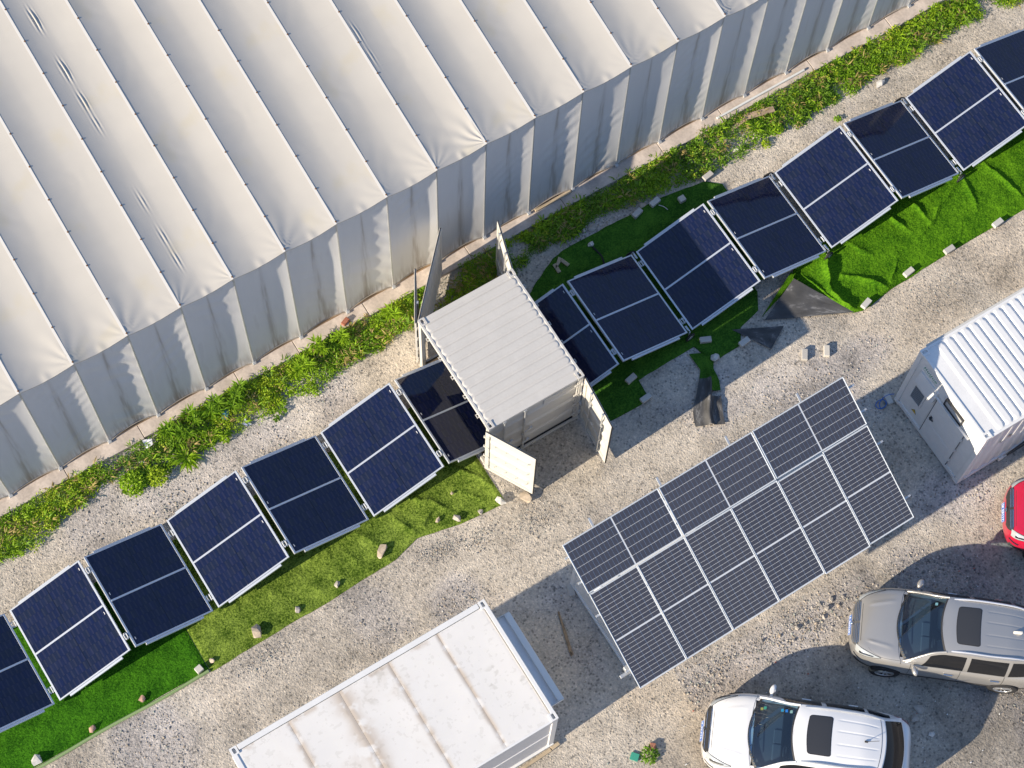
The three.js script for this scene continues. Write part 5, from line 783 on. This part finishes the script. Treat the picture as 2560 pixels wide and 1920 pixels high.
  if (o.fin) { const s = new THREE.Shape(); s.moveTo(0, 0); s.quadraticCurveTo(0.06, 0.07, 0.17, 0.075); s.lineTo(0.16, 0); const g = new THREE.ExtrudeGeometry(s, { depth: 0.035, bevelEnabled: true, bevelSize: 0.008, bevelThickness: 0.01, bevelSegments: 2 }); g.translate(X(3.42), H - 0.03, -0.017); mesh('antenna', metreUV(g), std([0.7, 0.68, 0.62], 0.4), T); }
  else mesh('antenna', M(bx(0.07, 0.03, 0.04, X(3.45), H - 0.01, 0, 0.01), bar([X(3.45), H, 0], [X(3.68), H + 0.22, 0], 0.006)), trim, T);
  // inside, seen through the windscreen
  mesh('dashboard', M(bx(0.62 * sc, 0.10, 1.38, X(1.49), 0.93, 0, 0.03), bx(0.20 * sc, 0.08, 0.40, X(1.70), 0.99, 0.36, 0.03), bx(0.18 * sc, 0.05, 0.3, X(1.70), 0.985, 0, 0.02)), interiorM, T);
  mesh('cabin_floor', bx(2.5 * sc, 0.03, 1.38, X(2.72), 0.52, 0), interiorM, T);
  for (const z of [-0.36, 0.36]) mesh('seat', M(bx(0.5, 0.16, 0.5, X(2.25), 0.66, z, 0.05), bx(0.16, 0.62, 0.48, X(2.54), 0.95, z, 0.05), bx(0.10, 0.18, 0.26, X(2.58), 1.32, z, 0.04)), seatM, T);
  { const g = new THREE.TorusGeometry(0.18, 0.016, 8, 28); g.rotateY(Math.PI / 2); g.rotateZ(0.45); g.translate(X(1.90), 0.99, 0.36); mesh('steering_wheel', M(g, bx(0.03, 0.04, 0.3, X(1.90), 0.99, 0.36, 0.01)), plastic, T); }
  for (const [z0, z1] of [[0.55, -0.02], [-0.08, -0.6]]) mesh('wiper', M(bar([X(1.16 + 0.2 * z0 * z0), 1.095, z0], [X(1.17 + 0.2 * z1 * z1), 1.11, z1], 0.008), bar([X(1.10), 1.07, z0 * 0.6], [X(1.16), 1.10, (z0 + z1) / 2], 0.007)), trim, T);
  // inspection stickers inside the windscreen
  for (const [t, s, c] of o.stickers) { const A = wsB(t), B = wsT(t), q = [0, 1, 2].map((k) => lerp(A[k], B[k], s)); const g = bx(0.06, 0.004, 0.06); g.rotateZ(0.55); g.translate(q[0] + 0.012, q[1] + 0.006, q[2]); mesh('sticker', g, std(c, 0.5), T); }
  return T;
}
makeCar({ name: 'parked_car', label: 'white car with dark sunroof, roof rails and a whip antenna', x: 0.775, z: 10.355, heading: 39.5, tail: 0.16, L: 4.45, H: 1.66, color: [0.80, 0.80, 0.80], metal: 0, rough: 0.3, crease: 0.010, wf: 0.93, wr: 3.52, rail: std([0.62, 0.64, 0.66], 0.3, { metalness: 0.6 }), slats: [[0.145, 0.84], [0.05, 0.74]], plate: 'E 3C716', fin: false, lampDark: true, stickers: [[-0.72, 0.22, [0.1, 0.5, 0.25]], [-0.68, 0.16, [0.75, 0.45, 0.05]], [-0.72, 0.62, [0.05, 0.45, 0.6]], [-0.72, 0.72, [0.04, 0.3, 0.75]], [-0.71, 0.83, [0.7, 0.68, 0.45]]] });
makeCar({ name: 'parked_car', label: 'champagne silver car with chrome grille, sunroof and shark fin antenna', x: 4.82, z: 10.10, heading: 39.5, tail: 0, L: 4.45, H: 1.68, grille: std([0.16, 0.165, 0.17], 0.35, { metalness: 0.5 }), color: [0.43, 0.42, 0.405], metal: 0.5, rough: 0.34, crease: 0.016, wf: 0.98, wr: 3.55, rail: std([0.78, 0.79, 0.82], 0.3, { metalness: 0.5 }), slats: [[0.145, 0.83], [0.11, 0.80], [0.075, 0.78], [0.04, 0.72]], plate: 'A 6HS28', fin: true, handle: chrome, fog: chrome, stickers: [[-0.7, 0.75, [0.55, 0.65, 0.55]]] });
makeCar({ name: 'parked_car', label: 'crimson red car with chrome grille nosing in beside the white container', x: 7.66 + 2.2 * 0.80 - 0.13, z: 8.47 + 2.2 * 0.60 - 0.09, heading: 37, tail: 0, L: 4.45, H: 1.64, color: [0.52, 0.010, 0.045], metal: 0.1, rough: 0.3, crease: 0.008, wf: 0.95, wr: 3.5, rail: chrome, slats: [[0.145, 0.83], [0.115, 0.80], [0.085, 0.78]], plate: 'M E8117', fin: true, fog: chrome, handle: chrome, stickers: [] });

// ------------------------------------------------------------------ loose gravel
{
  const R = rng(4242), geos = [0, 1, 2].map((k) => { const g = new THREE.IcosahedronGeometry(1, 0), p = g.attributes.position; const q = {}; for (let i = 0; i < p.count; i++) { const key = [p.getX(i), p.getY(i), p.getZ(i)].map((v) => v.toFixed(2)).join(); const f = q[key] ??= 0.7 + 0.5 * R(); p.setXYZ(i, p.getX(i) * f, p.getY(i) * f * 0.6, p.getZ(i) * f * (0.75 + 0.1 * k)); } g.computeVertexNormals(); return g; });
  const cols = [[0.47, 0.41, 0.33], [0.52, 0.46, 0.39], [0.40, 0.38, 0.35], [0.30, 0.29, 0.28], [0.60, 0.56, 0.51], [0.44, 0.36, 0.28], [0.17, 0.17, 0.17], [0.37, 0.40, 0.36], [0.24, 0.23, 0.21]];
  const inTurf = (x, z) => (x < -9.1 && z > -0.8 && z < 2.42) || (x >= -9.1 && x < -1.6 && z > -0.75 && z < bot2(x) + 0.03) || (x > 1.3 && x < 7.05 && z > top3(x) - 0.03 && z < 0.8) || (x > 1.35 && x < 6.15 && z >= 0.7 && z < bot3(x) + 0.02) || (x > 7 && z > top4(x) && z < bot4(x) + 0.02) || (x > 5.8 && x < 7.8 && z > 1.1 && z < 2.7 && (x - 5.86) * 0.5 + 1.65 > z);
  const lists = [[], [], []];
  const push = (x, z, s) => { const c = cols[Math.floor(Math.pow(R(), 1.2) * cols.length)], k = (0.62 + 0.5 * R()) * (1 - 0.3 * dark(x, z)); lists[Math.floor(R() * 3)].push([x, hG(x, z) + s * 0.12, z, s, c[0] * k, c[1] * k, c[2] * k]); };  // pebbles take the same painted darkening in the car park
  for (let i = 0; i < 190000; i++) {
    const x = -18 + 37 * R(), z = -3.1 + 18.1 * R(), c = coarse(x, z), d = R(); if (inTurf(x, z)) continue;
    const patch = 0.25 + 0.75 * sstep(0.35, 0.6, fbm(x * 0.9 + 7, z * 0.9 + 7, 481, 3)); if (d > patch * (0.75 + 0.5 * c) * (1 - 0.7 * clamp(tracks(x, z)))) continue;
    push(x, z, (0.006 + 0.012 * Math.pow(R(), 2.5)) * (1 + 0.9 * c) + (R() < 0.015 ? 0.018 * R() : 0));
  }
  for (const [cx, cz, r, n] of [[-3.3, 2.56, 0.35, 260], [-2.6, 2.78, 0.4, 300], [-1.3, 3.05, 0.6, 420], [-3.7, 2.5, 0.3, 160], [-7.9, 2.75, 0.6, 300], [1.5, 8.05, 0.6, 320], [2.6, 8.2, 0.7, 420], [4.2, -2.45, 0.7, 420], [0.4, 7.9, 0.5, 220], [9.5, 3.2, 0.8, 260], [3.2, -2.3, 0.3, 160]]) for (let i = 0; i < n; i++) { const a = R() * 6.283, q = r * 0.75 * Math.sqrt(-Math.log(1 - 0.98 * R())); const x = cx + q * Math.cos(a), z = cz + q * Math.sin(a) * 0.6; if (!inTurf(x, z)) push(x, z, 0.010 + 0.028 * R() * R() * R()); }
  const s = new THREE.Group(); s.name = numbered('gravel'); scene.add(s); tag(s, 'loose grey and beige gravel scattered over the yard', 'gravel'); s.userData.kind = 'stuff';
  const gm = std([1, 1, 1], 0.95);
  lists.forEach((l, k) => { const im = new THREE.InstancedMesh(geos[k], gm, l.length); l.forEach((p, i) => { eu.set(0.5 * (hash2(i, k, 1) - 0.5), 6.28 * hash2(i, k, 2), 0.5 * (hash2(i, k, 3) - 0.5)); qq.setFromEuler(eu); m4.compose(v1.set(p[0], p[1], p[2]), qq, v2.set(p[3], p[3], p[3])); im.setMatrixAt(i, m4); im.setColorAt(i, cc.setRGB(p[4], p[5], p[6])); }); im.name = 'pebbles'; im.castShadow = im.receiveShadow = true; s.add(im); });
  // white and red chips in the car park
  const chips = [[], []];
  for (let i = 0; i < 110; i++) { const x = -1.5 + 9 * R(), z = 8.4 + 4.4 * R(), sz = 0.016 + 0.03 * R() * R(), g = stoneGeo(700 + i, sz, sz * 0.3, sz * 0.7, 10); g.translate(x, 0.012, z); chips[i % 4 ? 0 : 1].push(g); }
  chips.forEach((l, k) => { mesh('chips', M(l), k ? std([0.40, 0.11, 0.08], 0.7) : std([0.72, 0.73, 0.73], 0.5), s); });
}
renderer.render(scene, camera);
